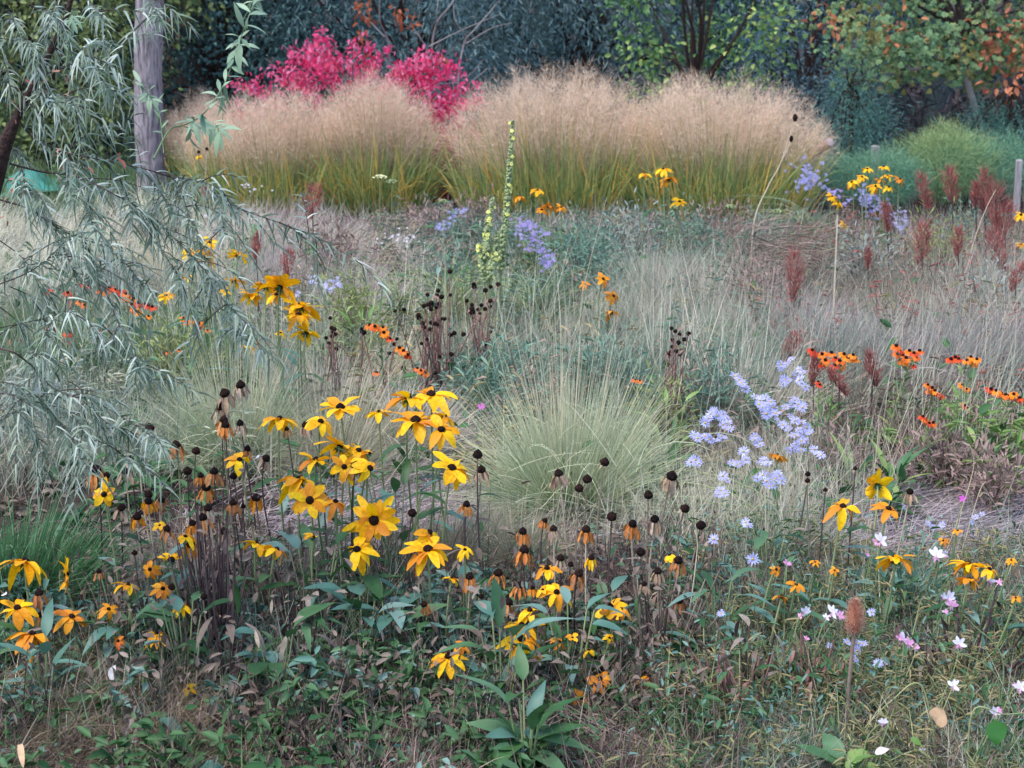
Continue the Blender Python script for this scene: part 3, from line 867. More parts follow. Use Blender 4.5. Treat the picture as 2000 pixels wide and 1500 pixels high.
backtree('broadleaf_tree', 'dim yellow green leafy tree behind the grey trunk, far left', 110, 14.6, 330, -0.2, 4.2, 170, 110, 0.16, (0.03, 0.065), 0.55, lf_dim)
backtree('broadleaf_tree', 'dark blue green shrub between the grey trunk and the pink bush', 440, 15.2, 240, -0.4, 4.0, 150, 110, 0.15, (0.028, 0.055), 0.5, lf_dark, r=0.07)
backtree('willow_tree', 'grey green willow behind the bare twigs', 830, 15.0, 250, -0.4, 4.4, 170, 170, 0.14, (0.035, 0.075), 0.18, lf_willow, drop=0.8)
backtree('willow_tree', 'blue grey willow behind the tallest tan grass mound', 1130, 15.6, 260, -0.4, 4.4, 170, 170, 0.14, (0.035, 0.075), 0.18, lf_willow, drop=0.8, r=0.09)
backtree('leafy_shrub', 'bright green shrub with yellowing leaves above the right grass mounds', 1345, 13.9, 170, 0.1, 2.6, 62, 60, 0.11, (0.03, 0.06), 0.6, lf_lime, drop=0.3, r=0.035, cat='shrub')
backtree('blue_conifer', 'slate blue bushy tree between green shrub and autumn tree', 1560, 15.4, 170, -0.4, 4.0, 140, 170, 0.12, (0.03, 0.06), 0.18, lf_blue, drop=0.1)
backtree('feathery_shrub', 'teal feathery shrub right of the last tan grass mound', 1640, 13.2, 60, -0.3, 0.95, 50, 150, 0.08, (0.025, 0.05), 0.12, lf_con, drop=-0.3, r=0.02, cat='shrub', depth=0.3)
backtree('feathery_shrub', 'teal feathery shrub behind the leaning slender trunk', 1945, 13.1, 110, -0.3, 0.55, 60, 150, 0.08, (0.025, 0.05), 0.12, lf_con, drop=-0.3, r=0.02, cat='shrub', depth=0.3)

# autumn tree at the right, leaning trunk and drooping lobed leaf sprays
b = P(1968, 372, 13.4)
b[2] = gz(b[0], 13.4)
t = thing('autumn_tree', 'tree with green, yellow and orange leaves on a leaning slender trunk', 'tree', b, 'trees and shrubs behind the meadow')
mbw = MB()
tp = [b, P(1960, 345, 13.4), P(1940, 300, 13.4), P(1918, 245, 13.4), P(1895, 180, 13.4), P(1870, 80, 13.4), P(1850, -60, 13.4)]
s_ = spline(tp)
tube(mbw, s_, np.linspace(0.035, 0.02, len(s_)), 8)
mbw.build('trunk', 'greytwig', t)
mb, mb2, mbb = MB(), MB(), MB()
cs = []
while len(cs) < 125:
    x, y = R.uniform(1625, 2080), R.uniform(-420, 200)
    lim = np.interp(x, [1620, 1680, 1760, 1850, 1900, 2000, 2080], [110, 165, 185, 175, 200, 165, 180])
    if y > lim - 18 or (y < -60 and R.random() < 0.5):
        continue
    cs.append(P(x, y, R.uniform(13.0, 14.0)))
cs = np.array(cs)
limbs(mbb, b, cs, 0.014, 34, P(1880, 60, 13.4))
mbb.build('branches', 'twig', t)
# each leaf is a palmate spray of five lobes
per = 34
c = np.repeat(cs, per, 0) + rng.normal(size=(len(cs) * per, 3)) * np.array([0.11, 0.11, 0.075])
N = len(c)
ax0 = unit(rng.normal(size=(N, 3)) * np.array([0.8, 0.6, 0.3]) + np.array([0, -0.35, -0.6]))
nr = unit(rng.normal(size=(N, 3)) * 0.5 + np.array([0, -0.8, 0.6]))
sdv = unit(np.cross(ax0, nr))
vc = np.clip(np.repeat(rng.uniform(0, 1, len(cs)) ** 1.6, per) * 0.75 + rng.uniform(0, 0.3, N), 0, 1)
for k, ang in enumerate((-1.15, -0.55, 0, 0.55, 1.15)):
    axk = ax0 * math.cos(ang) + sdv * math.sin(ang)
    leaves(mb, c, axk, 0.044 - abs(ang) * 0.011, 0.017, vc, nrm=nr)
mb.build('crown', lf_maple, t)
redc = [P(1990, 85, 13.1), P(1960, 60, 13.2), P(1930, 115, 13.1), P(1975, 165, 13.0), P(1925, 65, 13.2), P(2000, 110, 13.1), P(1620, 30, 13.1), P(1750, 48, 13.1)]
crown(mb2, np.array(redc), 26, 0.07, (0.05, 0.075), 0.5, 0.5)
mb2.build('red_foliage', lf_red, t)

# dark thicket below it
mb = MB()
n = 900
px = xw(rng.uniform(1600, 2060, n), 15.2)
py = rng.uniform(14.6, 16.0, n)
a = rng.uniform(0, 2 * math.pi, n)
e = rng.uniform(0.1, 1.5, n)
blades(mb, np.stack([px, py, rng.uniform(-0.5, 0.5, n)], 1), np.stack([np.cos(a) * np.cos(e), np.sin(a) * np.cos(e), np.sin(e)], 1), rng.uniform(0.3, 0.9, n), 0.008, rng.uniform(0.1, 0.6, n), rng.uniform(0, 1, n), seg=5)
tag(mb.build('bramble_thicket', mat('dead bramble', [(62, 52, 58), (78, 68, 74), (50, 44, 50)], rough=0.9)), 'dark tangle of dead bramble under the autumn tree', 'thicket', kind='stuff')

# grey trunk at the left
b = G(292, 12.2)
t = thing('tall_tree', 'tree with straight grey fissured trunk at upper left', 'tree', b)
mb = MB()
sp = spline([P(300, 395, 12.2), P(291, 250, 12.2), P(290, 100, 12.2), P(293, -50, 12.2), P(296, -420, 12.2), P(300, -900, 12.2)], 26)
zz = np.linspace(0, 1, len(sp))
tube(mb, sp, 0.092 + 0.03 * np.exp(-zz * 18) + 0.002 * np.sin(zz * 31 + 1), 24)
mb.V[0] = mb.V[0] + rng.normal(size=mb.V[0].shape) * np.array([.0016, .0016, 0])
mb.build('trunk', 'trunk', t)
cs = np.array([P(300, -900, 12.2) + rng.normal(size=3) * np.array([1.2, 1.0, 0.6]) for _ in range(60)])
mbb = MB()
limbs(mbb, b, cs, 0.04, 16, sp[-8])
mbb.build('branches', 'trunk', t)
mb = MB()
crown(mb, cs, 50, 0.22, (0.07, 0.12), 0.5)
mb.build('crown', lf_dim, t)

# dark brown trunk further back
b = G(368, 16.5)
t = thing('old_tree', 'broad dark brown trunk in the shade at the top, right of the grey trunk', 'tree', b)
mb = MB()
sp = spline([b, b + np.array([0, 0, 1.0]), P(368, 0, 16.5), P(366, -300, 16.5), P(370, -700, 16.5)], 8)
tube(mb, sp, np.linspace(0.22, 0.17, len(sp)), 14)
mb.build('trunk', mat('red brown bark', [(98, 74, 70)], rough=0.95, noise=0.4, nscale=16, bump=1.0, stretch=(3, 3, .5)), t)
cs = np.array([sp[-1] + rng.normal(size=3) * np.array([1.3, .8, .6]) for _ in range(40)])
mb = MB()
crown(mb, cs, 50, 0.25, (0.07, 0.12), 0.5)
mb.build('crown', lf_dark, t)

# crimson bush
b = G(700, 12.7)
t = thing('burning_bush', 'crimson pink bush glowing behind the left tan grass', 'bush', b)
ox = [478, 520, 560, 600, 640, 680, 720, 780, 850, 880, 906, 915]
oy = [150, 142, 132, 86, 68, 78, 92, 96, 108, 132, 155, 215]
tw, cr = MB(), MB()
hub = b + np.array([0, 0, 0.15])
cs = []
for i in range(160):
    x = R.uniform(480, 912)
    yt = np.interp(x, ox, oy)
    y = yt + 32 + abs(R.gauss(0, 1)) * 60
    if i % 4 == 0:
        y = yt + R.uniform(18, 32)
    c = P(x, y, 12.7 + R.uniform(-0.45, 0.45))
    cs.append(c)
    if i < 60:
        mid = (hub + c) / 2 + np.array([0, 0, 0.18])
        tube(tw, bez(hub, mid, c, 8), np.linspace(0.008, 0.002, 8), 4)
for i in range(16):
    cs.append(P(R.uniform(852, 896), R.uniform(200, 310), 12.3 + R.uniform(-.1, .2)))
tw.build('branches', 'twig', t)
cs = np.array(cs)
per = 26
N = len(cs) * per
out = unit(np.stack([cs[:, 0] - b[0], (cs[:, 1] - b[1]), cs[:, 2] * 0 + 0.25], 1))
s = rng.uniform(-0.16, 0.16, N)
pos = np.repeat(cs, per, 0) + np.repeat(out, per, 0) * s[:, None] + rng.normal(size=(N, 3)) * np.array([0.02, 0.02, 0.018])
ax = unit(rng.normal(size=(N, 3)) * 0.6 + np.array([0, -0.3, -0.6]))
leaves(cr, pos, ax, rng.uniform(0.028, 0.05, N), rng.uniform(0.014, 0.024, N), np.clip(np.repeat(rng.uniform(0, 1, len(cs)), per) * 0.4 + rng.uniform(0, 0.6, N), 0, 1))
cr.build('crown', lf_pink, t)

# pink haze of its low growth between the two grass mounds
b = G(868, 11.9)
t = thing('red_shrub', 'low dull red shrub in the gap between the tan grass mounds', 'shrub', b)
mb = MB()
n = 700
a = rng.uniform(0, 2 * math.pi, n)
e = np.radians(rng.uniform(55, 88, n))
blades(mb, b + rng.normal(size=(n, 3)) * np.array([.07, .05, 0]), np.stack([np.cos(a) * np.cos(e), np.sin(a) * np.cos(e), np.sin(e)], 1), rng.uniform(0.2, 0.62, n), 0.004, rng.uniform(0, .15, n), rng.uniform(0, 1, n), seg=4)
mb.build('stem', mat('dull red stem', [(160, 84, 84), (186, 104, 104), (140, 70, 66)], rough=0.8, trans=0.2), t)

# bare twiggy sumac with a few orange leaves
b = G(800, 12.95)
t = thing('bare_shrub', 'bare grey branched shrub with few orange leaves above the pink bush', 'shrub', b)
br = MB()
Y = 12.95
for pl, r in [([(835, 380), (838, 180), (848, 60), (880, 10), (910, -40)], 6), ([(840, 110), (820, 70), (800, 50)], 3), ([(838, 90), (900, 60), (975, 30)], 3),
              ([(905, 380), (895, 180), (905, 90), (925, 60), (965, 15), (985, -20)], 5), ([(910, 85), (960, 55), (1000, 45)], 2.5), ([(880, 185), (925, 140), (945, 115)], 3),
              ([(765, 380), (760, 110), (742, 40), (745, -30)], 5), ([(752, 70), (720, 40), (690, 10)], 3), ([(915, 80), (890, 40), (885, 10)], 2.5), ([(850, 60), (855, 20), (858, -30)], 2.5),
              ([(893, 165), (850, 165), (820, 190)], 3), ([(905, 380), (900, 200), (945, 140), (960, 135)], 3)]:
    p = spline([P(x, y, Y) + np.array([0, R.uniform(-.15, .15), 0]) for x, y in pl])
    tube(br, p, np.linspace(r, r * 0.4, len(p)) * mp(Y) * 0.5, 5)
br.build('branches', 'greytwig', t)
ol = MB()
cs = np.array([P(x, y, Y - 0.1) for x, y in [(712, 8), (712, 40), (708, 75), (785, 30), (800, 45), (720, 100), (865, 110), (715, 25), (775, 18)]])
crown(ol, cs, 9, 0.025, (0.04, 0.07), 0.4, 0.8)
ol.build('leaves', mat('orange brown leaf', [(196, 112, 70), (176, 92, 62), (210, 138, 88)], rough=0.7, trans=0.2), t)


# fennel mounds
def fennel(label, x, Y, hw, ytop, m, n=9000):
    b = G(x, Y)
    t = thing('fennel', label, 'fennel plant', b, 'feathery green fennel mounds')
    top = P(x, ytop, Y)[2] - b[2]
    w = hw * mp(Y)
    st = MB()
    for i in range(26):
        a = R.uniform(0, 6.28)
        q = R.random() ** 0.5
        e = b + np.array([math.cos(a) * w * q * 0.8, math.sin(a) * 0.3 * q, top * R.uniform(0.5, 0.85) * (1 - 0.4 * q * q)])
        tube(st, bez(b, (b + e) / 2 + np.array([0, 0, 0.1]), e, 6), np.linspace(0.006, 0.002, 6), 4)
    st.build('stem', 'stem', t)
    u = unit(rng.normal(size=(n, 3))) * rng.uniform(0.3, 1, (n, 1)) ** 0.5
    lump = 1 + .16 * np.sin(u[:, 0] * 7 + x) + .12 * np.sin(u[:, 1] * 9 + u[:, 0] * 13)
    pos = b + np.stack([u[:, 0] * w * lump, u[:, 1] * 0.35, top * (0.52 + 0.46 * u[:, 2] * lump)], 1) + rng.normal(size=(n, 3)) * .02
    ax = unit(u * 0.5 + rng.normal(size=(n, 3)) * 0.5 + np.array([0, 0, 0.5]))
    mb = MB()
    blades(mb, pos, ax, rng.uniform(0.03, 0.1, n), rng.uniform(0.0016, 0.0034, n), rng.uniform(0, 0.4, n), np.clip(0.5 + 0.4 * u[:, 2] + rng.normal(size=n) * 0.15, 0, 1), seg=2, power=1.2)
    mb.build('foliage', m, t)


lf_fen = mat('fennel green', [(76, 120, 100), (96, 142, 114), (126, 162, 128)], rough=0.75, trans=0.2)
lf_fen2 = mat('yellowing fennel', [(100, 134, 92), (126, 158, 110), (158, 168, 110)], rough=0.75, trans=0.2)
fennel('bright green fennel mound with a yellow tip under the dark hollow', 1830, 11.8, 95, 243, lf_fen2)
fennel('wide teal fennel mound behind the far yellow coneflowers', 1690, 11.5, 120, 296, lf_fen)
fennel('teal fennel mound around the foot of the leaning trunk', 1915, 11.9, 90, 262, lf_fen, 6000)

# cut log, pale block, posts
b = P(1600, 300, 11.2)
t = thing('cut_log', 'pinkish log with pale cut end poking from the last tan grass mound', 'log', np.array([b[0], 11.2, gz(b[0], 11.2)]))
mb = MB()
p0, p1 = G(1440, 11.9), P(1622, 278, 11.15)
tube(mb, [p0, p0 * .6 + p1 * .4, p0 * .2 + p1 * .8, p1], [0.026, 0.027, 0.026, 0.027], 14)
mb.build('trunk', 'logwood', t)
mb = MB()
d = unit(p1 - p0)
dome(mb, p1 - d * 0.002, d, 0.027, 0.006, 3, 14, 0.02, neck=1.0)
mb.build('cut_end', 'logend', t)


def post(name, label, x, y0, Y, w, m='wood', tilt=0.0, cat='post'):
    b = G(x, Y)
    tp_ = P(x, y0, Y)
    mb = MB()
    h = w * mp(Y) / 2
    V = []
    for z, k in ((-0.03, 1.02), (tp_[2] - b[2] - 0.006, 1.0), (tp_[2] - b[2], 0.8)):
        for sx, sy in ((-1, -1), (1, -1), (1, 1), (-1, 1)):
            V.append(b + np.array([sx * h * k + tilt * z + R.uniform(-.001, .001), sy * h * k, z + R.uniform(-.002, .002) * (z > 0)]))
    Q = [[i * 4 + j, i * 4 + (j + 1) % 4, i * 4 + 4 + (j + 1) % 4, i * 4 + 4 + j] for i in range(2) for j in range(4)] + [[8, 9, 10, 11]]
    mb.add(V, Q, R.random(), 0.5)
    o = mb.build(name, m, base=b)
    for p_ in o.data.polygons:
        p_.use_smooth = False
    return tag(o, label, cat)


post('wooden_post', 'pale weathered wooden post at the right edge behind the red plumes', 1972, 312, 11.2, 11)
post('wooden_post', 'dim grey post half hidden right of the pale post', 1991, 288, 11.9, 14)
post('wooden_post', 'short pale post top showing above the teal fennel', 1695, 284, 11.95, 14, 'wood')

# turquoise sheet behind the silver tree
mb = MB()
V, Q = [], []
for j in range(9):
    for i in range(13):
        x, y = -60 + i * 19, 0
        Yj = 12.0 + j * 0.1
        p = G(x, Yj)
        p[2] += 0.16 * math.sin(math.pi * min(1, (j + .6) / 8)) * (0.75 + 0.25 * math.sin(i * 1.1)) * math.sin(math.pi * (i + .7) / 13.5) ** 0.4
        V.append(p + rng.normal(size=3) * 0.012)
for j in range(8):
    for i in range(12):
        Q.append([j * 13 + i, j * 13 + i + 1, j * 13 + i + 14, j * 13 + i + 13])
mb.add(V, Q, 0.5, 0.5)
tag(mb.build('tarpaulin', mat('turquoise sheet', [(62, 128, 118)], rough=0.5, noise=0.15, nscale=6), base=G(60, 12.2)), 'turquoise sheet lying beyond the silver leaved tree', 'tarpaulin')

# ------------------------------------------------------------------ silver leaved tree at the left
YT = 4.3
b = G(-190, YT)
st = thing('silver_leaved_tree', 'silvery narrow leaved tree with drooping branches at the left', 'tree', b)
mb = MB()
tr = spline([b - np.array([0, 0, .05]), P(-150, 900, YT), P(-90, 600, YT), P(-25, 380, YT), P(2, 300, YT), P(35, 222, YT), P(58, 180, YT), P(82, 133, YT), P(122, 50, YT), P(138, 0, YT), P(160, -120, YT), P(190, -320, YT)])
tube(mb, tr, np.interp(np.linspace(0, 1, len(tr)), [0, .3, .45, .8, 1], [0.04, 0.028, 0.011, 0.006, 0.003]), 9)
mb.build('trunk', 'bark', st)


def silver_branch(pl, r=4, dy=0.0, L=41, dens=1.0, m='silver', start=0.1, wk=0.1, twigs=True, up=False, mt='twig', hang=0.8):
    """leafy branch along picture points pl"""
    Yb = YT + dy
    n_ = len(pl)
    pts = [P(x, y, Yb + 0.22 * math.sin(i * 1.7 + dy * 9) * (0.3 + i / n_)) for i, (x, y) in enumerate(pl)]
    p = spline(pts, 10)
    bm = MB()
    tube(bm, p, np.linspace(r, r * 0.3, len(p)) * mp(Yb) * 0.5, 5)
    lm = MB()
    seglen = np.linalg.norm(np.diff(p, axis=0), axis=1)
    cum = np.concatenate([[0], np.cumsum(seglen)])
    paths = [(p, cum, start)]
    if twigs:
        nt_ = max(1, int(cum[-1] / 0.13))
        for k in range(nt_):
            s = cum[-1] * (start + (1 - start) * (k + R.random()) / nt_)
            i = min(np.searchsorted(cum, s), len(p) - 1)
            d = unit(p[min(i + 2, len(p) - 1)] - p[max(i - 2, 0)])
            out = unit(d * 0.8 + np.array([R.gauss(0.15, .55), R.gauss(0, .5), R.gauss(-0.2, .4)]))
            ln = R.uniform(0.06, 0.16)
            q = bez(p[i], p[i] + out * ln * 0.5 + np.array([0, 0, 0.012]), p[i] + out * ln + np.array([0, 0, -0.025 * hang]), 8)
            tube(bm, q, np.linspace(0.0016, 0.0006, 8), 4)
            c2 = np.concatenate([[0], np.cumsum(np.linalg.norm(np.diff(q, axis=0), axis=1))])
            paths.append((q, c2, 0.15))
    pos, ax = [], []
    for q, c2, s0 in paths:
        k = int(c2[-1] * (1 - s0) / 0.0095 * dens) + 2
        for j in range(k):
            s = c2[-1] * (s0 + (1 - s0) * (j + R.random() * 0.8) / k)
            i = min(np.searchsorted(c2, s), len(q) - 1)
            d = unit(q[min(i + 1, len(q) - 1)] - q[max(i - 1, 0)])
            a_, b_ = perp(d)
            th = j * 2.4 + R.gauss(0, .4)
            o = a_ * math.cos(th) + b_ * math.sin(th)
            pos.append(q[i])
            ax.append(unit(d * (0.75 if not up else 0.9) + o * 0.85 + np.array([0, 0, -0.3 * hang])))
    pos, ax = np.array(pos), np.array(ax)
    N = len(pos)
    LL = rng.uniform(0.6, 1.1, N) * L * mp(Yb)
    if m == 'silverbroad':
        for i in range(N):
            bigleaf(lm, pos[i], ax[i] + np.array([R.gauss(0, .2), -.15, 0]), np.array([R.gauss(0, .3), -.5, .9]), LL[i], LL[i] * wk, R.uniform(.1, .5), .12, 'lance', wave=.03, twist=R.gauss(0, .4))
        o = bm.build('branch', mt, st)
        lm.build('leaves', m, o)
        return p
    blades(lm, pos, ax, LL, LL * wk, rng.uniform(0.25, 0.85, N) * hang, np.clip(rng.uniform(0, 1, N), 0, 1), seg=4, power=2.2, side=unit(np.cross(ax, rng.normal(size=(N, 3)) * 0.8 + np.array([0, -1, 0.5]))))
    o = bm.build('branch', mt, st)
    lm.build('leaves', m, o)
    return p


SB = [
    ([(36, 235), (60, 262), (100, 288), (150, 303), (240, 320), (330, 342), (415, 362), (445, 385)], 4.5, .0),
    ([(300, 335), (400, 370), (480, 412), (560, 440), (630, 470), (695, 508)], 2.6, .05),
    ([(20, 320), (80, 335), (150, 345), (215, 375), (278, 410), (300, 428), (342, 467), (395, 522), (420, 560)], 4.5, -.1),
    ([(385, 510), (410, 550), (440, 590), (470, 620), (500, 655)], 2.5, -.1),
    ([(395, 560), (420, 600), (455, 640), (485, 670)], 2, -.05),
    ([(308, 430), (312, 480), (330, 510), (352, 545), (360, 575)], 2, -.1),
    ([(0, 390), (50, 405), (92, 430), (140, 460), (200, 480), (250, 520), (280, 560)], 4, .1),
    ([(0, 555), (55, 532), (100, 500), (140, 462), (190, 450)], 3, -.2),
    ([(0, 680), (30, 690), (70, 722), (100, 755), (140, 774), (172, 778), (210, 798), (262, 830), (300, 855)], 4.5, -.3),
    ([(150, 775), (180, 800), (205, 850), (230, 880), (258, 905)], 2.5, -.3),
    ([(170, 790), (215, 830), (262, 850), (285, 880)], 2.2, -.28),
    ([(0, 768), (30, 772), (80, 790), (130, 800), (170, 850)], 3, -.35),
    ([(0, 822), (30, 806), (62, 795), (110, 820), (150, 870)], 3, -.3),
    ([(0, 745), (40, 755), (90, 790), (120, 840), (150, 900)], 2.6, -.35),
    ([(10, 790), (40, 810), (70, 850), (90, 890)], 2.2, -.35),
    ([(150, -30), (175, 5), (200, 35)], 2.5, .1),
    ([(255, -40), (290, 0), (315, 40)], 2.5, .1),
    ([(90, -30), (110, 10), (90, 60), (100, 90)], 2.5, .15),
    ([(58, 10), (78, 18), (102, 30), (125, 45)], 4, .05),
    ([(78, 145), (110, 138), (145, 122), (165, 95), (190, 80), (222, 90)], 3, -.05),
    ([(110, 138), (150, 122), (180, 140), (205, 165), (215, 195)], 2.4, -.05),
    ([(60, 180), (88, 172), (120, 185), (145, 205), (150, 240)], 2.6, -.1),
    ([(40, 220), (75, 190), (95, 175), (110, 205)], 2.2, -.1),
    ([(0, 20), (20, 25), (30, 50), (45, 85)], 2.4, .1),
    ([(0, 75), (30, 78), (48, 80), (75, 100), (85, 130)], 2.6, 0),
    ([(0, 110), (12, 130), (18, 165), (22, 200)], 2.6, .05),
    ([(95, 285), (120, 300), (130, 340), (140, 390)], 2.2, -.05),
    ([(150, 303), (165, 340), (175, 400), (180, 440)], 2.4, -.05),
    ([(200, 315), (235, 350), (250, 390), (262, 420)], 2.4, .0),
    ([(250, 322), (290, 345), (320, 385), (345, 420)], 2.4, .0),
    ([(330, 342), (350, 365), (362, 400), (370, 440)], 2.2, .0),
    ([(400, 365), (425, 390), (435, 430), (440, 460)], 2.2, .0),
    ([(92, 430), (120, 470), (135, 510), (150, 545)], 2.4, .1),
    ([(140, 460), (170, 490), (190, 540), (200, 580)], 2.4, .05),
    ([(165, 470), (190, 530), (215, 590), (235, 640), (262, 700), (300, 745)], 2.6, -.1),
    ([(0, 470), (40, 500), (70, 540), (105, 590)], 2.6, .1),
    ([(0, 640), (40, 632), (95, 620), (135, 610), (180, 640), (205, 690)], 2.6, -.15),
    ([(20, 560), (60, 580), (85, 620), (95, 660)], 2.4, -.1),
    ([(0, 600), (30, 625), (55, 670), (60, 700)], 2.4, -.2),
    ([(60, 700), (90, 690), (105, 730)], 2, -.2),
    ([(205, 640), (235, 670), (255, 700), (275, 720)], 2.2, -.12),
    ([(10, 270), (30, 300), (45, 340), (50, 380)], 2.4, -.05),
    ([(0, 340), (35, 360), (70, 385), (85, 420)], 2.4, .05),
]
for pl, r, dy in SB:
    silver_branch(pl, r, dy)
# upright shoots with broader leaves
silver_branch([(300, 310), (330, 255), (356, 245), (385, 232), (412, 205), (440, 160), (458, 110), (474, 65), (492, 15), (505, -20)], 4, -.15, L=50, dens=0.45, m='silverbroad', wk=0.22, twigs=False, up=True, mt='stem', hang=0.9, start=0.18)
silver_branch([(320, 300), (312, 225), (300, 200), (286, 178), (272, 158)], 2.6, -.1, L=34, dens=0.5, m='silverbroad', wk=0.22, twigs=False, up=True, mt='stem', hang=0.4)
silver_branch([(128, 130), (134, 90), (138, 55), (142, 25)], 2.4, -.1, L=34, dens=0.4, m='silverbroad', wk=0.25, twigs=False, up=True, mt='stem', hang=0.5)
silver_branch([(355, 245), (375, 250), (400, 240), (430, 255)], 2.6, -.12, L=48, dens=0.55, m='silverbroad', wk=0.24, twigs=False, mt='stem', hang=1.0)
mb = MB()
cs = np.array([P(x, y, YT - .1) for x, y in [(127, 300), (128, 350), (165, 325), (40, 365), (218, 308), (12, 420), (138, 160), (78, 172), (25, 205), (205, 630), (215, 655), (135, 650), (95, 810), (395, 355), (30, 660), (150, 585)]])
crown(mb, cs, 3, 0.012, (0.014, 0.026), 0.35, 0.9)
mb.build('dead_leaves', 'coral', st)

# ------------------------------------------------------------------ coneflowers
YN = ([700, 760, 850, 1000, 1150, 1300, 1480], [5.15, 5.05, 4.75, 4.4, 4.15, 3.95, 3.8])


def yn(y):
    return float(np.interp(y, *YN))


def stem_path(C, n, base, k=0.5):
    h = C[2] - base[2]
    base = base + rng.normal(size=3) * np.array([.02, .01, 0])
    c = C - n * h * 0.35 * (1 if n[2] > 0.2 else 0.2)
    c = c * k + (base * 0.4 + C * 0.6) * (1 - k)
    return bez(base - np.array([0, 0, .02]), c, C, 10)


def stem_leaf(t, path, f, L, W, m='leaf', name='leaf'):
    i = int(f * (len(path) - 1))
    a = R.uniform(0, 6.28)
    d = unit(np.array([math.cos(a), math.sin(a) * 0.7 - 0.2, R.uniform(0.1, 0.7)]))
    mb = MB()
    bigleaf(mb, path[i], d, np.array([0, 0, 1.0]), L, W, R.uniform(0.2, 0.7), 0.16, R.choice(['lance', 'ovate']), wave=0.05)
    mb.build(name, m, t)


def coneflower(label, x, y, w, elev=60, az=0, droop=0.25, npet=11, m='yellow', Y=None, conek=1.0, group='yellow coneflowers in bloom', nleaf=2, stemm='stem', rel=None, arc=None, lenvar=0.12, bx=None, open_=12):
    """x, y picture place of the cone base; w picture width of the open flower; elev/az where the face points"""
    Y = Y or yn(y)
    C = P(x, y, Y)
    if 50 <= elev <= 80 and abs(az) < 90:
        elev += 7
    n = unit(nvec(elev, az) + rng.normal(size=3) * .07)
    Rf = w * mp(Y) / 2 * 1.0
    base = G((x if bx is None else bx) + R.uniform(-14, 14), Y + R.uniform(0.0, 0.12))
    t = thing('coneflower', label, 'coneflower', base, group)
    big = w >= 58 and Y < 5.2
    path = stem_path(C - n * Rf * 0.1, n, base)
    mb = MB()
    tube(mb, path, np.linspace(0.0034, 0.0026, len(path)), 5)
    mb.build('stem', stemm, t)
    for i in range(nleaf):
        stem_leaf(t, path, R.uniform(0.2, 0.7), R.uniform(0.06, 0.11), R.uniform(0.018, 0.03), R.choice(['leaf', 'leaf', 'leafblue']))
    a, b_ = perp(n)
    rc = Rf * 0.2
    # green calyx under the petals
    mb = MB()
    for k in range(9):
        th = 2 * math.pi * k / 9
        e = a * math.cos(th) + b_ * math.sin(th)
        bigleaf(mb, C - n * rc * 0.4, e * 0.9 - n * 0.35, n, Rf * 0.36, Rf * 0.12, 0.2, 0.1, 'lance')
    dome(mb, C - n * rc * 0.75, n, rc * 0.75, rc * 0.7, 3, 8, 0.03, neck=0.4)
    head = mb.build('flower_head', 'leaf', t)
    mb = MB()
    dome(mb, C - n * rc * 0.1, n, rc, rc * 1.25 * conek, 6, 12, 0.09)
    mb.build('cone', 'cone', head)
    ring = MB()
    ph = R.random() * 6
    for k in range(npet):
        inner = npet > 12 and k % 2
        th = ph + 2 * math.pi * k / npet + R.gauss(0, .12)
        if arc is not None:
            th = ph * 0 + D(arc[0]) + D(arc[1] - arc[0]) * (k + .5) / npet + R.gauss(0, .07)
        e = a * math.cos(th) + b_ * math.sin(th)
        L = Rf * 0.86 * R.uniform(1 - lenvar * 2.2, 1 + lenvar)
        op = D(open_ - 6 + R.gauss(0, 15)) + (D(22) if inner else 0)
        L *= 0.8 if inner else 1.0
        d = e * math.cos(op) + n * math.sin(op)
        pm = ring if not big else MB()
        bigleaf(pm, C + e * rc * 0.7, d, n, L, Rf * R.uniform(0.36, 0.5) * (11 / npet) ** 0.35, max(0.0, droop + 0.12 + R.gauss(0, .24)), R.uniform(0.04, 0.2), 'petal', wave=0.05, twist=R.gauss(0, .45))
        if big:
            pm.build('petal', 'gold' if m == 'yellow' and R.random() < .1 else m, head)
    if not big:
        ring.build('petals', m, head)
    return t


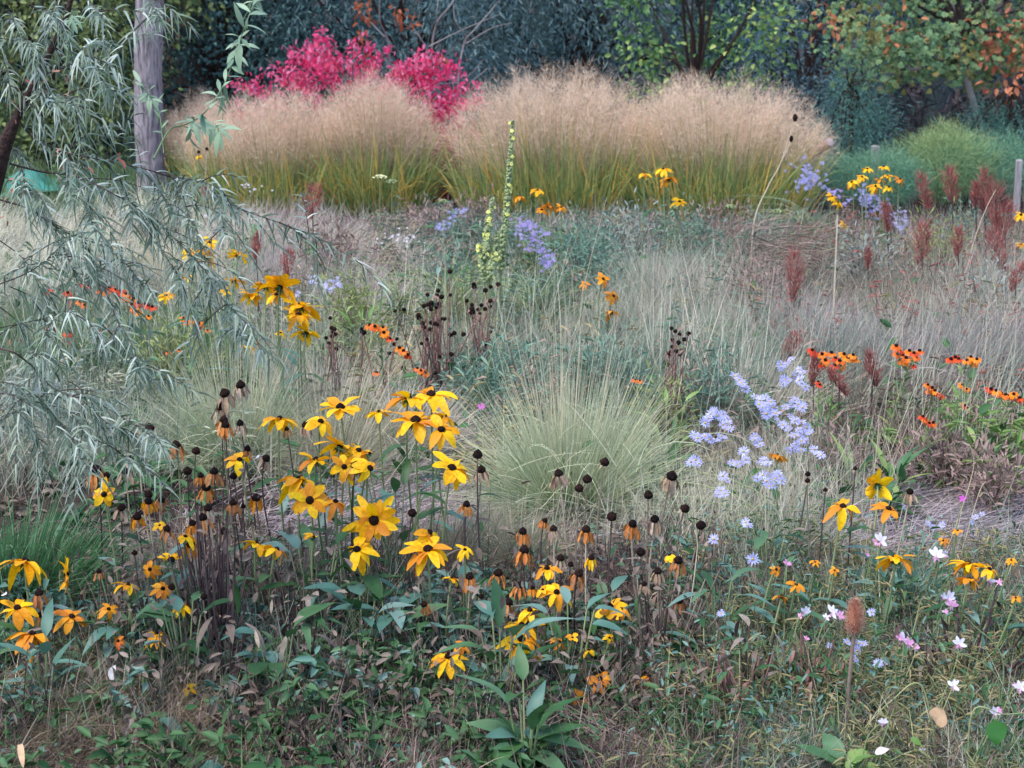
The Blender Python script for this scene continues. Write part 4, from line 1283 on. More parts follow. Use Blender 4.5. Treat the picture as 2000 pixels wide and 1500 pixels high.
def spent(label, x, y, w=24, kind='rust', elev=80, az=0, Y=None, h=1.0, stemm=None, bx=None, group='spent coneflower seed heads', skirt=1.0, pet=10, nleaf=3):
    """w = picture width of the dark cone; kind: rust/orange/gold/tan/bare"""
    Y = Y or yn(y) + R.uniform(-.06, .12)
    C = P(x, y, Y)
    w *= 1.06
    n = unit(nvec(elev, az) + rng.normal(size=3) * .12)
    rc = w * mp(Y) / 2
    base = G((x if bx is None else bx) + R.uniform(-16, 16), Y + R.uniform(-.02, .1))
    t = thing('spent_coneflower', label, 'seed head', base, group)
    path = stem_path(C - n * rc * 0.5, n, base)
    mb = MB()
    tube(mb, path, np.linspace(0.0027, 0.0018, len(path)), 5)
    mb.build('stem', stemm or R.choice(['drystem', 'darkstem', 'darkstem', 'darkstem', 'paledry']), t)
    for i in range(nleaf):
        stem_leaf(t, path, R.uniform(0.15, 0.7), R.uniform(0.04, 0.07), R.uniform(0.01, 0.018), R.choice(['brownleaf', 'brownleaf', 'leaf']), 'withered_leaf')
    a, b_ = perp(n)
    mb = MB()
    dome(mb, C - n * rc * 0.5, n, rc, rc * 1.7 * h, 6, 12, 0.1, neck=0.8)
    mb.build('cone', 'cone', t)
    if kind != 'bare':
        mb = MB()
        m_ = {'rust': 'rust', 'orange': 'spentorange', 'gold': 'gold', 'tan': 'tan', 'yellow': 'yellow'}[kind]
        for k in range(pet):
            th = 2 * math.pi * k / pet + R.gauss(0, .2)
            e = a * math.cos(th) + b_ * math.sin(th)
            d = unit(e * R.uniform(0.25, 0.75) + np.array([0, 0, -1.0]) * 1.0 - n * 0.3)
            bigleaf(mb, C - n * rc * 0.35 + e * rc * 0.92, d, e, rc * R.uniform(2.2, 3.4) * skirt, rc * R.uniform(0.6, 0.95), R.uniform(-0.1, 0.25), 0.25, 'petal', wave=0.12, twist=R.gauss(0, .8))
        mb.build('withered_petals', m_, t)
    else:
        mb = MB()
        for k in range(8):
            th = 2 * math.pi * k / 8 + R.gauss(0, .2)
            e = a * math.cos(th) + b_ * math.sin(th)
            bigleaf(mb, C - n * rc * 0.45 + e * rc * 0.7, unit(e * 0.7 - n * 0.9), n, rc * R.uniform(.8, 1.4), rc * 0.28, 0.3, 0.2, 'lance', twist=R.gauss(0, .6))
        mb.build('dry_calyx', R.choice(['tan', 'drystem']), t)
    return t


cf = coneflower
# the big central bunch
cf('yellow coneflower in side view at the left end of the big central bunch, petals hanging', 546, 820, 84, 78, 150, .75, 9)
cf('flat wide yellow coneflower, top left of the central bunch, dark cone up', 665, 797, 100, 80, 10, .22, 10)
cf('yellow coneflower with nodding petals just below the flat wide one', 626, 824, 70, 65, 40, .6, 8)
cf('small yellow coneflower seen from behind between the flat one and the top pair', 740, 806, 58, 75, 170, .35, 8)
cf('yellow coneflower seen from below, left bloom of the topmost pair', 797, 779, 92, 62, 160, .3, 10)
cf('topmost yellow coneflower of the bunch, folded petals, right bloom of the pair', 842, 772, 104, 74, -30, .45, 11)
cf('yellow coneflower drooping in side view under the topmost bloom', 868, 815, 66, 50, 120, .7, 9)
cf('wide yellow coneflower with spread petals, below the topmost pair', 812, 822, 112, 72, -15, .3, 11)
cf('yellow coneflower facing right with its dark cone showing, right of the bunch', 862, 840, 86, 58, 15, .45, 9)
cf('large yellow coneflower seen from behind with folded petals, middle of the bunch', 664, 872, 84, 45, 165, .4, 10)
cf('yellow coneflower tucked right behind the large back view bloom', 700, 880, 62, 50, 60, .6, 7)
cf('yellow coneflower seen from underneath on the left of the bunch', 617, 900, 84, 62, 175, .25, 10)
cf('yellow coneflower half hidden behind the rusty head of the bunch', 672, 912, 62, 40, 20, .6, 7)
cf('yellow coneflower with broad drooping petals right of the rusty head', 722, 915, 74, 40, 60, .6, 7, arc=(200, 420))
cf('yellow coneflower with drooping back turned petals, lower left of the bunch', 586, 938, 96, 64, 165, .5, 10)
cf('yellow coneflower facing front with dark centre, leaf across it', 605, 978, 92, 42, -8, .2, 10)
cf('fading golden coneflower right of the one with a leaf across', 655, 980, 62, 70, 60, .8, 7, 'gold')
cf('largest double petalled yellow coneflower facing front', 730, 1016, 112, 14, 4, .12, 21, lenvar=.2, open_=16, bx=700)
cf('yellow coneflower in side view below the large double bloom', 697, 1074, 88, 60, -10, .45, 8, arc=(150, 400))
cf('half open yellow coneflower turned sideways above the dark coned bloom', 838, 1040, 74, 25, 80, .2, 8, arc=(-20, 150))
cf('full yellow coneflower with big dark cone right of the double bloom', 836, 1074, 110, 72, 0, .45, 15)
cf('slanting yellow coneflower on a bent stem near the two bare seed heads', 882, 915, 98, 58, 45, .3, 11, bx=845)
cf('lone yellow petalled coneflower remnant above the rusty head', 722, 886, 40, 60, 60, .5, 4, arc=(0, 90))
cf('yellow coneflower with hanging petals below the leaf, left bloom of a low pair', 500, 1062, 66, 60, 160, .55, 8)
cf('yellow coneflower with hanging petals, right bloom of the low pair', 540, 1074, 66, 55, 130, .7, 8)
cf('narrow yellow coneflower half hidden by brown stems left of the double bloom', 612, 1050, 46, 60, 60, .3, 5, arc=(-40, 140))
# left group
cf('yellow coneflower facing front by itself at the left, above the dark heads', 203, 966, 66, 40, 0, .2, 7, lenvar=.2)
cf('yellow coneflower with three petals to the right, by the white petal', 468, 898, 60, 65, 20, .45, 5, arc=(-60, 190))
cf('large back turned yellow coneflower at the left edge, petals hanging', 48, 1098, 104, 66, 165, .6, 12)
cf('yellow coneflower turned sideways, right of the large left edge bloom', 128, 1122, 74, 5, 100, .15, 11)
cf('yellow coneflower cut by the left picture edge, seen from the side', 34, 1188, 84, 78, 20, .4, 9)
cf('drooping golden coneflower low at the left edge', 62, 1240, 90, 66, 160, .7, 10, 'gold')
cf('golden coneflower hidden among stalks right of the low left edge bloom', 140, 1205, 74, 64, 30, .6, 9, 'gold')
cf('ragged golden coneflower among green leaves at lower left', 212, 1190, 46, 60, 60, .7, 6, 'gold')
cf('small yellow coneflower with petals hanging like a skirt', 355, 1184, 44, 82, 0, 1.0, 10)
cf('yellow coneflower with drooping skirt and flat dark cone, lower left', 307, 1238, 52, 80, 0, .9, 10)
cf('yellow coneflower arching left of the brown stems', 250, 1144, 60, 66, 150, .6, 8)
cf('golden coneflower in the brown stems, lowest of three', 318, 1150, 52, 50, 20, .7, 8, 'gold')
cf('orange tinted coneflower facing front in the brown stems', 293, 1112, 44, 40, -10, .5, 8, 'gold')
cf('small folded yellow coneflower behind the dark heads', 362, 1048, 46, 70, 60, .8, 6)
cf('tiny yellow bloom behind dark heads at left', 312, 1026, 32, 60, 0, .4, 5, conek=.5)
cf('coneflower with one long curved petal to the right and a dark cone', 335, 1094, 78, 60, 20, .5, 5, arc=(-40, 60))
cf('last withering yellow flower low in the brown tangle, upper', 368, 1345, 34, 40, 30, .6, 5, conek=.6, nleaf=0)
cf('last withering yellow flower low in the brown tangle, lower', 388, 1382, 30, 30, 30, .5, 6, conek=.5, nleaf=0)
cf('orange faded coneflower blurred among dark leaves, lower left', 231, 1252, 36, 50, 0, .5, 7, 'orange', nleaf=1)
# centre low group
cf('yellow coneflower with tall cone, top of the low centre column', 1035, 1194, 64, 82, 0, .85, 8, conek=1.6)
cf('yellow coneflower second from top in the low centre column', 1019, 1222, 70, 76, -10, .5, 10, conek=1.2)
cf('wide yellow coneflower third in the low centre column', 1018, 1250, 88, 72, 0, .5, 9, conek=1.4)
cf('yellow coneflower under a grey leaf, lowest of the centre column', 1031, 1284, 72, 60, 175, .15, 11)
cf('thin petalled yellow coneflower among orange seed heads', 1068, 1112, 62, 80, 0, .3, 8, conek=1.5)
cf('yellow coneflower with few drooping petals right above the column', 1087, 1158, 68, 74, 0, .5, 7, conek=1.3)
cf('small side lit yellow coneflower right of the column', 1068, 1218, 44, 70, 60, .3, 5, arc=(-40, 140))
cf('yellow coneflower with large upright dark cone, right centre', 1192, 1188, 74, 62, -20, .35, 8, conek=1.9, arc=(90, 330))
cf('golden coneflower behind the black cone, right of the large cone bloom', 1212, 1190, 48, 70, 30, .7, 7, 'gold')
cf('orange yellow coneflower curled beside the lowest column bloom', 1092, 1254, 44, 50, 60, .5, 6, 'gold')
cf('yellow coneflower with swept wings by itself under the bare centre', 875, 1285, 82, 74, 0, .6, 9, conek=1.4)
cf('little yellow petal stub among leaves right of the column', 1118, 1245, 30, 60, 30, .4, 4, conek=.5)
cf('small yellow coneflower drooping amid grey leaves at centre right', 1150, 1270, 36, 75, 0, .7, 6)
cf('small yellow coneflower on a dark stalk, far right of the centre group', 1190, 1246, 32, 60, 40, .5, 5)
cf('orange yellow coneflower low right of the leafy clump', 1172, 1326, 56, 50, -20, .45, 9, 'gold')
cf('orange coneflower with dark centre lowest right of the leafy clump', 1135, 1364, 46, 40, 20, .45, 8, 'gold')
cf('drooping orange coneflower with two side petals, by the pale stalk', 1268, 1322, 52, 80, 170, 1.0, 8, 'gold')
cf('orange star shaped fallen bloom on the big dark leaves at the bottom', 1021, 1446, 50, 40, 10, .3, 5, 'orange', conek=.4, nleaf=0)
cf('dim yellow coneflower behind the leaf left of the orange heads', 882, 1130, 44, 70, 150, .5, 6)
cf('small yellow orange coneflower right of the big dark cone bloom', 908, 1074, 42, 76, 10, .5, 7)
cf('golden faded coneflower between leaves above the winged bloom', 905, 1262, 44, 60, 60, .6, 6, 'gold')
cf('small yellow coneflower half hidden below the orange heads', 1060, 1152, 34, 70, 0, .6, 5)
cf('yellow petal flag beside the tan withered head, right end of the dark heads', 1308, 1084, 40, 50, -60, .3, 4, arc=(90, 200))
cf('orange fallen coneflower at the bottom left of centre', 524, 1444, 32, 30, 20, .5, 5, 'orange', conek=.4, nleaf=0)
# right group
cf('yellow coneflower seen from behind, square on, at the right', 1713, 948, 70, 16, 176, .1, 10, Y=4.6)
cf('wide yellow coneflower with swept petals left of the back view bloom stalk', 1646, 990, 78, 70, 15, .45, 9, Y=4.5)
cf('yellow coneflower slanting right below the back view bloom', 1735, 994, 68, 58, 50, .4, 8, 'gold', Y=4.5)
cf('yellow coneflower bunch with down curved petals near the upper white gaura', 1748, 1092, 92, 70, 170, .5, 14, Y=4.25)
cf('yellow coneflower at right, larger of a touching pair', 1892, 1104, 82, 72, 165, .45, 12, Y=4.25)
cf('yellow coneflower at right, outer bloom of the touching pair', 1932, 1112, 54, 60, 60, .6, 8, Y=4.22)
cf('golden coneflower below the touching pair at right', 1893, 1132, 56, 60, 150, .5, 9, 'gold', Y=4.2)
cf('small orange yellow coneflower in the right tangle, upper', 1555, 1142, 40, 60, 30, .6, 8, 'gold', Y=4.2)
cf('small orange yellow coneflower in the right tangle, lower', 1526, 1166, 38, 55, 150, .5, 8, 'gold', Y=4.2)
cf('narrow golden coneflower left of the pink bud', 1516, 1112, 32, 40, 40, .6, 6, 'gold', Y=4.25)
cf('tiny golden coneflower above the teasel', 1630, 1114, 24, 60, 0, .4, 7, 'gold', Y=4.3)
cf('tiny golden coneflower left of the tiny one above the teasel', 1592, 1098, 24, 60, 0, .4, 7, 'gold', Y=4.3)
cf('small golden coneflower just above the wide right pair', 1870, 1036, 26, 60, 0, .4, 7, 'gold', Y=4.4)
cf('small golden coneflower left of the white gaura pair', 1842, 1056, 26, 60, 0, .4, 7, 'gold', Y=4.4)
cf('small golden coneflower at the right picture edge', 1975, 1094, 26, 60, 0, .4, 7, 'gold', Y=4.3)
cf('small golden coneflower between white gaura and the right edge', 1984, 1168, 26, 60, 0, .4, 7, 'gold', Y=4.1)
cf('golden coneflower peeping through the blue asters', 1518, 890, 46, 50, 160, .3, 10, 'gold', Y=5.0)
# middle distance group
MG = 'yellow coneflowers in the middle distance'
for lb, x, y, w, el, az, dr in [
    ('dense double yellow coneflower, largest of the upper left far pair', 402, 502, 52, 55, 160, .3),
    ('yellow coneflower crossed by a dark twig of the silver tree', 371, 495, 34, 50, 0, .3),
    ('small yellow coneflower topping the far left group', 410, 474, 32, 50, 40, .3),
    ('ragged yellow coneflower right of the far double one', 466, 498, 46, 45, 150, .3),
    ('small yellow bud like coneflower behind silver leaves', 366, 540, 22, 60, 0, .6),
    ('yellow coneflower with folded petals beneath the ragged one', 458, 548, 40, 60, 150, .6),
    ('small yellow coneflower beside a silver spray', 440, 568, 26, 50, 60, .5),
    ('yellow coneflower with upright starry petals, topmost of the middle bunch', 548, 560, 84, 40, 150, .05),
    ('yellow coneflower left of the starry bloom in the middle bunch', 520, 560, 52, 50, 160, .4),
    ('yellow coneflower at the left side of the middle bunch', 492, 578, 50, 50, 140, .5),
    ('yellow coneflower under the starry bloom', 540, 576, 46, 62, -10, .7),
    ('wide yellow coneflower, right upper of the middle bunch', 588, 598, 82, 66, 165, .3),
    ('wide drooping yellow coneflower below it in the middle bunch', 583, 616, 68, 75, 175, .65),
    ('yellow coneflower at the lower end of the middle bunch', 598, 650, 58, 35, 150, .3),
    ('faded yellow coneflower low beside the silver spray tip', 482, 676, 40, 60, 160, .5),
    ('small faded yellow coneflower right of the low faded one', 506, 672, 22, 50, 30, .5),
    ('yellow coneflower standing alone above the orange sneezeweeds', 324, 577, 36, 66, 0, .2),
    ('small yellow orange coneflower near the silver spray', 548, 650, 22, 50, 30, .5),
]:
    cf(lb, x, y, w * 1.04, el, az, dr, 12, Y=6.1 + R.uniform(-.1, .15), group=MG, nleaf=2, bx=x + 15)
FG = 'yellow coneflowers far back'
for lb, x, y, w, el, az, dr, m in [
    ('far yellow coneflower with flat dark cone in front of the right grass mound', 1258, 340, 30, 80, 0, .6, 'yellow'),
    ('far yellow coneflower topping the trio before the right grass mound', 1295, 331, 36, 80, 0, .7, 'yellow'),
    ('far yellow coneflower, wide middle one of the trio', 1306, 350, 46, 76, 160, .7, 'gold'),
    ('far yellow coneflower leaning right, lowest of the trio', 1327, 394, 34, 60, 40, .5, 'yellow'),
    ('small far yellow coneflower just right of the mullein top bunch', 1015, 385, 28, 70, 160, .7, 'gold'),
    ('small far yellow coneflower above the amber bunch', 1050, 372, 30, 70, 20, .4, 'yellow'),
    ('amber coneflower in the bunch right of the mullein', 1072, 402, 34, 60, 150, .6, 'gold'),
    ('amber coneflower at the right of that bunch', 1096, 405, 26, 60, 30, .5, 'gold'),
    ('amber coneflower lowest in the bunch right of the mullein', 1058, 410, 28, 60, 0, .5, 'gold'),
    ('far yellow coneflower, left end of the right hand bunch', 1664, 356, 30, 55, -60, .5, 'yellow'),
    ('far yellow coneflower second from left in the right hand bunch', 1684, 346, 28, 60, 0, .6, 'yellow'),
    ('far yellow coneflower topping the left half of the right hand bunch', 1694, 330, 28, 75, 0, .5, 'yellow'),
    ('far yellow coneflower topping the right half of the right hand bunch', 1726, 326, 26, 75, 0, .5, 'yellow'),
    ('far yellow coneflower right middle of the right hand bunch', 1734, 344, 24, 70, 0, .6, 'yellow'),
    ('far yellow coneflower in the heart of the right hand bunch', 1720, 352, 26, 70, 160, .6, 'gold'),
    ('far yellow coneflower lower middle of the right hand bunch', 1710, 364, 30, 65, 0, .6, 'yellow'),
    ('far yellow coneflower low right of the right hand bunch', 1736, 366, 26, 60, 20, .6, 'yellow'),
    ('far amber coneflower at the right end of the right hand bunch', 1758, 350, 26, 60, 40, .5, 'gold'),
    ('far yellow coneflower beside the blue aster, upper of two', 1625, 384, 28, 60, 30, .5, 'yellow'),
    ('far yellow coneflower beside the blue aster, lower of two', 1636, 396, 26, 60, 30, .5, 'yellow'),
    ('little far yellow coneflower under the fallen dry stems', 1648, 438, 20, 50, 50, .5, 'yellow'),
    ('far yellow coneflower cut by the right picture edge', 1994, 420, 34, 60, 0, .4, 'yellow'),
    ('small far yellow coneflower at the right edge under the first', 1994, 478, 24, 60, 0, .4, 'yellow'),
    ('amber coneflower with slanting petals, upper of the middle trio', 1178, 545, 36, 40, 40, .3, 'gold'),
    ('amber coneflower in the middle trio, lower pair', 1198, 578, 36, 40, 40, .4, 'gold'),
    ('amber coneflower in the middle trio, lowest', 1195, 610, 38, 60, 150, .4, 'gold'),
    ('small amber coneflower left of the middle trio', 1142, 555, 24, 60, 0, .4, 'gold'),
    ('small far yellow bloom on a thin stalk left of the tan grass', 388, 305, 14, 80, 0, .9, 'yellow'),
]:
    cf(lb, x, y, w, el, az, dr, 9, m, Y=(7.3 if 540 < y < 620 else 9.0) + R.uniform(-.1, .1), group=FG, nleaf=1)

# ------------------------------------------------------------------ spent heads
sp_ = spent
LG = 'spent coneflower heads at the left'
CG = 'spent coneflower heads in the centre'
for row in [
    ('dark seed head with pale calyx, topmost at the left, right of two', 470, 752, 19, 'tan', 80, 0),
    ('brown seed head with grey hanging petals, topmost at the left, left of two', 439, 768, 20, 'tan', 75, -10),
    ('dark head with whitish petals under the two topmost left heads', 431, 794, 19, 'tan', 80, 0),
    ('dark head stacked on an orange one in the tall left stack', 437, 820, 17, 'rust', 80, 0),
    ('head with bright orange hanging petals, lowest of the tall left stack', 440, 831, 16, 'orange', 82, 0),
    ('dark head with pinkish tan skirt right of the orange one', 469, 827, 15, 'tan', 80, 0),
    ('head with wide tan orange skirt at the left, by itself', 344, 869, 18, 'rust', 82, 0),
    ('pointed bare black cone right of the wide skirted head', 383, 881, 17, 'bare', 82, 0),
    ('withered grey head nodding beside the silver leaves', 292, 836, 20, 'tan', 20, 60),
    ('small dark head with drooping tan petals at the silver spray tip', 255, 897, 14, 'tan', 80, 0),
    ('dark head with tan skirt on a pale bent stalk', 244, 920, 16, 'tan', 80, 0),
    ('flat dark head with orange fringe, leftmost of the left heads', 187, 918, 22, 'orange', 80, 0),
    ('small brown head behind the leftmost orange fringed one', 209, 928, 14, 'bare', 70, 40),
    ('black cone with pale curled calyx ends, middle of the left heads', 366, 920, 18, 'bare', 80, 0),
    ('black cone with orange tan skirt right of the curled one', 418, 921, 17, 'rust', 82, 0),
    ('small head with orange sides under the middle left heads', 392, 929, 13, 'orange', 82, 0),
    ('rust red head with ragged hanging petals, centre of the left heads', 403, 952, 18, 'orange', 78, 10),
    ('bare dark cone under the three petalled yellow bloom', 456, 930, 15, 'bare', 75, 10),
    ('cone with orange bits just above the three petalled yellow bloom', 483, 877, 14, 'rust', 80, 0),
    ('dark head hovering over a golden skirted one', 290, 966, 17, 'bare', 80, 0),
    ('golden skirted head below the front facing left bloom', 290, 979, 16, 'gold', 80, 0),
    ('withered orange bloom with petals still spread', 316, 976, 14, 'rust', 50, 60),
    ('dark cone with tan ragged petals left of the golden skirted heads', 237, 991, 17, 'tan', 65, 30),
    ('dark cone with golden folded petals among the left heads', 268, 1009, 18, 'gold', 80, 0),
    ('dark head with pale strips, above the brown stem bundle', 406, 992, 17, 'tan', 75, 10),
    ('dark head with orange brown petals on the brown stem bundle', 396, 1011, 18, 'rust', 80, 0),
    ('pointed cone with pinkish petals right of the stem bundle', 455, 982, 16, 'rust', 80, 0),
    ('dark head with spread golden tan petals, rightmost of the left heads', 500, 972, 18, 'gold', 70, 20),
    ('tiny dark head left of the rightmost one', 475, 989, 11, 'bare', 80, 0),
    ('withered tan head nodding beside the white petal', 520, 895, 16, 'tan', 30, 60),
    ('dark head leaning on the brown bundle among gold petals', 376, 1022, 15, 'gold', 78, 0),
    ('dark head over a brown ragged skirt, in the brown stems', 326, 1033, 16, 'rust', 78, 0),
    ('tall dark head with long tan skirt right of the brown stems', 438, 1038, 17, 'tan', 82, 0),
    ('round dark cone with yellow scraps in the brown stems', 372, 1062, 18, 'gold', 60, 0),
    ('small black cone with white scraps left of the brown stems', 263, 1080, 12, 'bare', 80, 0),
    ('rust brown hanging head at the left edge', 76, 1158, 18, 'rust', 80, 0),
    ('second rust brown head just below at the left edge', 80, 1200, 14, 'orange', 75, 30),
    ('faded tan head without cone left of the brown stems', 193, 1116, 12, 'rust', 80, 0),
    ('black head low in the brown bundle', 398, 1165, 14, 'bare', 60, 20),
    ('black round cone in the yellow blooms of the brown bundle', 335, 1146, 15, 'bare', 60, 20),
]:
    sp_(*row, group=LG)
for row in [
    ('bare black cap, upper of two by the slanting yellow bloom', 933, 888, 20, 'bare', 75, 10),
    ('black cone with tan strips, lower of two by the slanting yellow bloom', 940, 918, 18, 'tan', 80, 10),
    ('black cone with spread orange fringe under the two bare ones', 911, 985, 15, 'orange', 75, -10),
    ('round bare black cone left of the dark coned yellow bloom', 805, 1002, 18, 'bare', 70, 30),
    ('black cap with grey strips in front of the big pale grass, left one', 1091, 925, 18, 'tan', 82, 0),
    ('black cap highest in front of the big pale grass', 1181, 903, 19, 'bare', 78, 10),
    ('black cap with white fleck in front of the big pale grass', 1147, 936, 19, 'bare', 70, -10),
    ('black cap on pale stalk lowest before the big pale grass', 1131, 954, 18, 'bare', 70, 20),
    ('black cone with white hanging calyx right of the big pale grass', 1312, 930, 22, 'tan', 60, 40),
    ('bare black cap on a pale stalk at the grass edge', 1266, 967, 19, 'bare', 75, 20),
    ('bare black cap beside green leaves, upper right', 1338, 993, 19, 'bare', 65, 30),
    ('rightmost black cap above the long pale stalk', 1369, 1026, 20, 'bare', 60, 30),
    ('wide black cap with a hanging white strip', 1195, 1009, 21, 'bare', 75, 10),
    ('black cone with thick orange fringe right of the wide cap', 1236, 1023, 18, 'orange', 80, 0),
    ('dim black cap with pale strip behind the orange fringed cone', 1279, 1014, 18, 'tan', 70, 20),
    ('black cone on orange fringe, upper of a stacked pair', 1021, 1038, 17, 'orange', 82, 0),
    ('small tilted orange head behind the stacked pair', 1064, 1017, 12, 'orange', 60, 60),
    ('black cap with grey pink strips right of the stacked pair', 1081, 1033, 15, 'tan', 80, 0),
    ('black cone with smooth orange bell, centre', 1145, 1034, 18, 'orange', 82, 0),
    ('black cone on spread orange fringe, lower of the stacked pair', 1024, 1075, 20, 'orange', 82, 0),
    ('black cone with dull pinkish strips below the orange bell', 1095, 1090, 16, 'tan', 80, 0),
    ('small bare black cone touching the dull pinkish one', 1115, 1102, 12, 'bare', 70, 30),
    ('pointed black cone with yellow bell', 1155, 1089, 14, 'yellow', 82, 0),
    ('black cone with round orange bell, left of two alike', 917, 1126, 17, 'orange', 82, 0),
    ('black cone with round orange bell, right of two alike', 973, 1119, 18, 'orange', 82, 0),
    ('black cone with small orange bell right of the two alike', 1015, 1144, 16, 'orange', 82, 0),
    ('black cone with dull orange petals right of the thin petalled bloom', 1130, 1120, 18, 'rust', 80, 0),
    ('pointed black cone on brown skirt above the column blooms', 994, 1177, 17, 'rust', 82, 0),
    ('rusty head hanging sideways on the left of the centre group', 828, 1180, 14, 'rust', 30, -60),
    ('bare black cone with pale ribs, right centre', 1251, 1078, 19, 'bare', 75, -20),
    ('black cone with tan petals beside the yellow petal flag', 1325, 1094, 18, 'rust', 65, 30),
    ('pointed black cone with pale drooping rays over dry stems', 1285, 1116, 16, 'tan', 82, 0),
    ('pointed black cone with rusty scraps, lowest right over dry stems', 1328, 1174, 14, 'rust', 82, 0),
    ('faded tan head left of the pale rayed cone', 1258, 1140, 12, 'tan', 75, 0),
    ('large black cone behind the bloom with the large upright cone', 1220, 1176, 20, 'bare', 75, 20),
    ('ragged black head right of the column blooms', 1110, 1208, 16, 'bare', 60, 20),
    ('rust head right under the full dark coned bloom', 818, 1105, 12, 'rust', 80, 0),
    ('small black head above the drooping leaf at centre right', 1142, 1254, 12, 'bare', 70, 10),
    ('small black head on dark stalk under the large black cone', 1218, 1220, 10, 'bare', 70, 0),
    ('small black head among the orange bells', 940, 1165, 11, 'bare', 70, 0),
    ('small black head behind the small orange bell', 1040, 1148, 10, 'gold', 70, 0),
    ('rusty head with big dark cone in the heart of the central yellow bunch', 694, 910, 19, 'rust', 82, 0),
    ('tan withered head left of the upper central yellow bunch', 596, 830, 14, 'tan', 80, 0),
    ('small dark head behind the fading golden bloom', 634, 968, 12, 'gold', 70, 0),
    ('brown shaggy stalk head below the nodding yellow blooms', 560, 838, 10, 'rust', 80, 0),
    ('tan head on pale stalk at right behind the slanting yellow bloom', 1777, 960, 14, 'tan', 80, 0),
    ('small black head, upper of two under the asters', 1578, 926, 11, 'bare', 80, 0),
    ('small black head, lower of two under the asters', 1577, 939, 11, 'bare', 80, 0),
    ('tiny dark head in the lilac hay right of the asters', 1670, 915, 9, 'bare', 80, 0),
    ('tiny dark head left of the back view yellow bloom', 1612, 957, 9, 'bare', 80, 0),
]:
    sp_(*row, group=CG)
for row in [
    ('tiny black seed head beside the tan grass, left of two', 388, 297, 7, 'bare', 80, 0),
    ('tiny black seed head beside the tan grass, right of two', 404, 291, 7, 'bare', 80, 0),
]:
    sp_(*row, group='tiny far seed heads', Y=9.0)


# ------------------------------------------------------------------ small daisies on plants
def daisy(mb, dm, C, r, n, npet, wk=0.28, droop=0.1):
    a, b_ = perp(n)
    ph = R.random() * 6
    for k in range(npet):
        th = ph + 2 * math.pi * k / npet + R.gauss(0, .1)
        e = a * math.cos(th) + b_ * math.sin(th)
        d = unit(e + n * R.uniform(0.05, 0.35))
        sd = np.cross(d, n)
        L = r * R.uniform(0.8, 1.1)
        tip = C + d * L - n * L * droop
        m_ = C + d * L * 0.55
        w = r * wk
        mb.add([C, m_ + sd * w * .5, tip + sd * w * .25, tip - sd * w * .25, m_ - sd * w * .5, C + n * 1e-4], [[0, 1, 2, 3], [0, 3, 4, 5]], R.random(), 0.5)
    ball(dm, C + n * r * 0.06, r * 0.24, seg=5, sq=0.6)


def aster(label, Y, base, heads, r, petm, group, npet=12, leafm='leaf', stem='stem', one=False, filler=120):
    b = G(base, Y)
    t = thing('aster', label, 'aster plant', b, group)
    r *= .92
    st_, lf = MB(), MB()
    hub = b + np.array([0, 0, 0.08])
    acc, accd = MB(), MB()
    for (x, y, s) in heads:
        C = P(x, y, Y + R.uniform(-.12, .12))
        n = nvec(R.uniform(25, 75), R.uniform(-60, 60))
        p = bez(b + rng.normal(size=3) * np.array([.03, .03, 0]), hub * .4 + C * .6 + np.array([R.gauss(0, .02), 0, .0]), C - n * r * .1, 9)
        tube(st_, p, np.linspace(0.0022, 0.0011, 9), 4)
        for k in range(7):
            i = R.randint(2, 8)
            a = R.uniform(0, 6.28)
            bigleaf(lf, p[i], np.array([math.cos(a), math.sin(a), .4]), np.array([0, 0, 1.]), R.uniform(.018, .04), .007, .3)
        fm, dm = (acc, accd) if one else (MB(), MB())
        daisy(fm, dm, C, r * s * mp(Y), n, npet)
        if not one:
            f = fm.build('flower', petm, t)
            dm.build('disc', 'disc', f)
    st_.build('stem', stem, t)
    lf.build('foliage', leafm, t)
    if one:
        acc.build('flowers', petm, t)['kind'] = 'stuff'
        accd.build('discs', 'disc', t)['kind'] = 'stuff'
    return t


H1 = [(1545, 702), (1535, 712), (1525, 712), (1560, 722), (1568, 728), (1552, 735), (1562, 742), (1532, 742), (1528, 750), (1540, 744), (1572, 755), (1525, 716),
      (1552, 782), (1560, 790), (1546, 790), (1568, 796), (1535, 795), (1545, 815), (1552, 822), (1520, 822), (1530, 830), (1540, 838), (1565, 825), (1575, 835), (1582, 845), (1570, 848),
      (1560, 840), (1552, 850), (1566, 862), (1556, 868), (1548, 875), (1565, 880), (1574, 862), (1540, 880)]
H2 = [(1436, 735), (1443, 742), (1450, 752), (1456, 760), (1448, 748), (1475, 775), (1485, 782), (1495, 776), (1505, 785), (1500, 798), (1508, 806), (1490, 795), (1515, 808), (1482, 790), (1496, 808), (1511, 796),
      (1475, 852), (1480, 864), (1484, 870), (1472, 860), (1500, 812)]
H3 = [(1388, 808), (1395, 802), (1400, 812), (1382, 818), (1410, 810), (1418, 816), (1422, 826), (1412, 830), (1376, 826), (1356, 850), (1362, 856), (1378, 852), (1386, 858), (1396, 860), (1412, 858), (1426, 838), (1350, 902), (1358, 898), (1366, 905), (1408, 852)]
H4 = [(1492, 898), (1500, 905), (1488, 905), (1506, 930), (1514, 935), (1498, 940), (1522, 930), (1490, 928), (1510, 948), (1526, 938), (1590, 878), (1598, 886), (1604, 890), (1452, 882), (1456, 898), (1445, 905), (1440, 908), (1412, 930), (1420, 938), (1408, 958), (1415, 964), (1404, 966), (1430, 905), (1518, 925), (1502, 950), (1478, 935)]
AG = 'pale blue asters at the right'
aster('pale blue aster with the tallest flower sprays, right of the others', 4.95, 1560, [(x, y, R.uniform(.75, 1.1)) for x, y in H1], 13.5, 'lilac', AG)
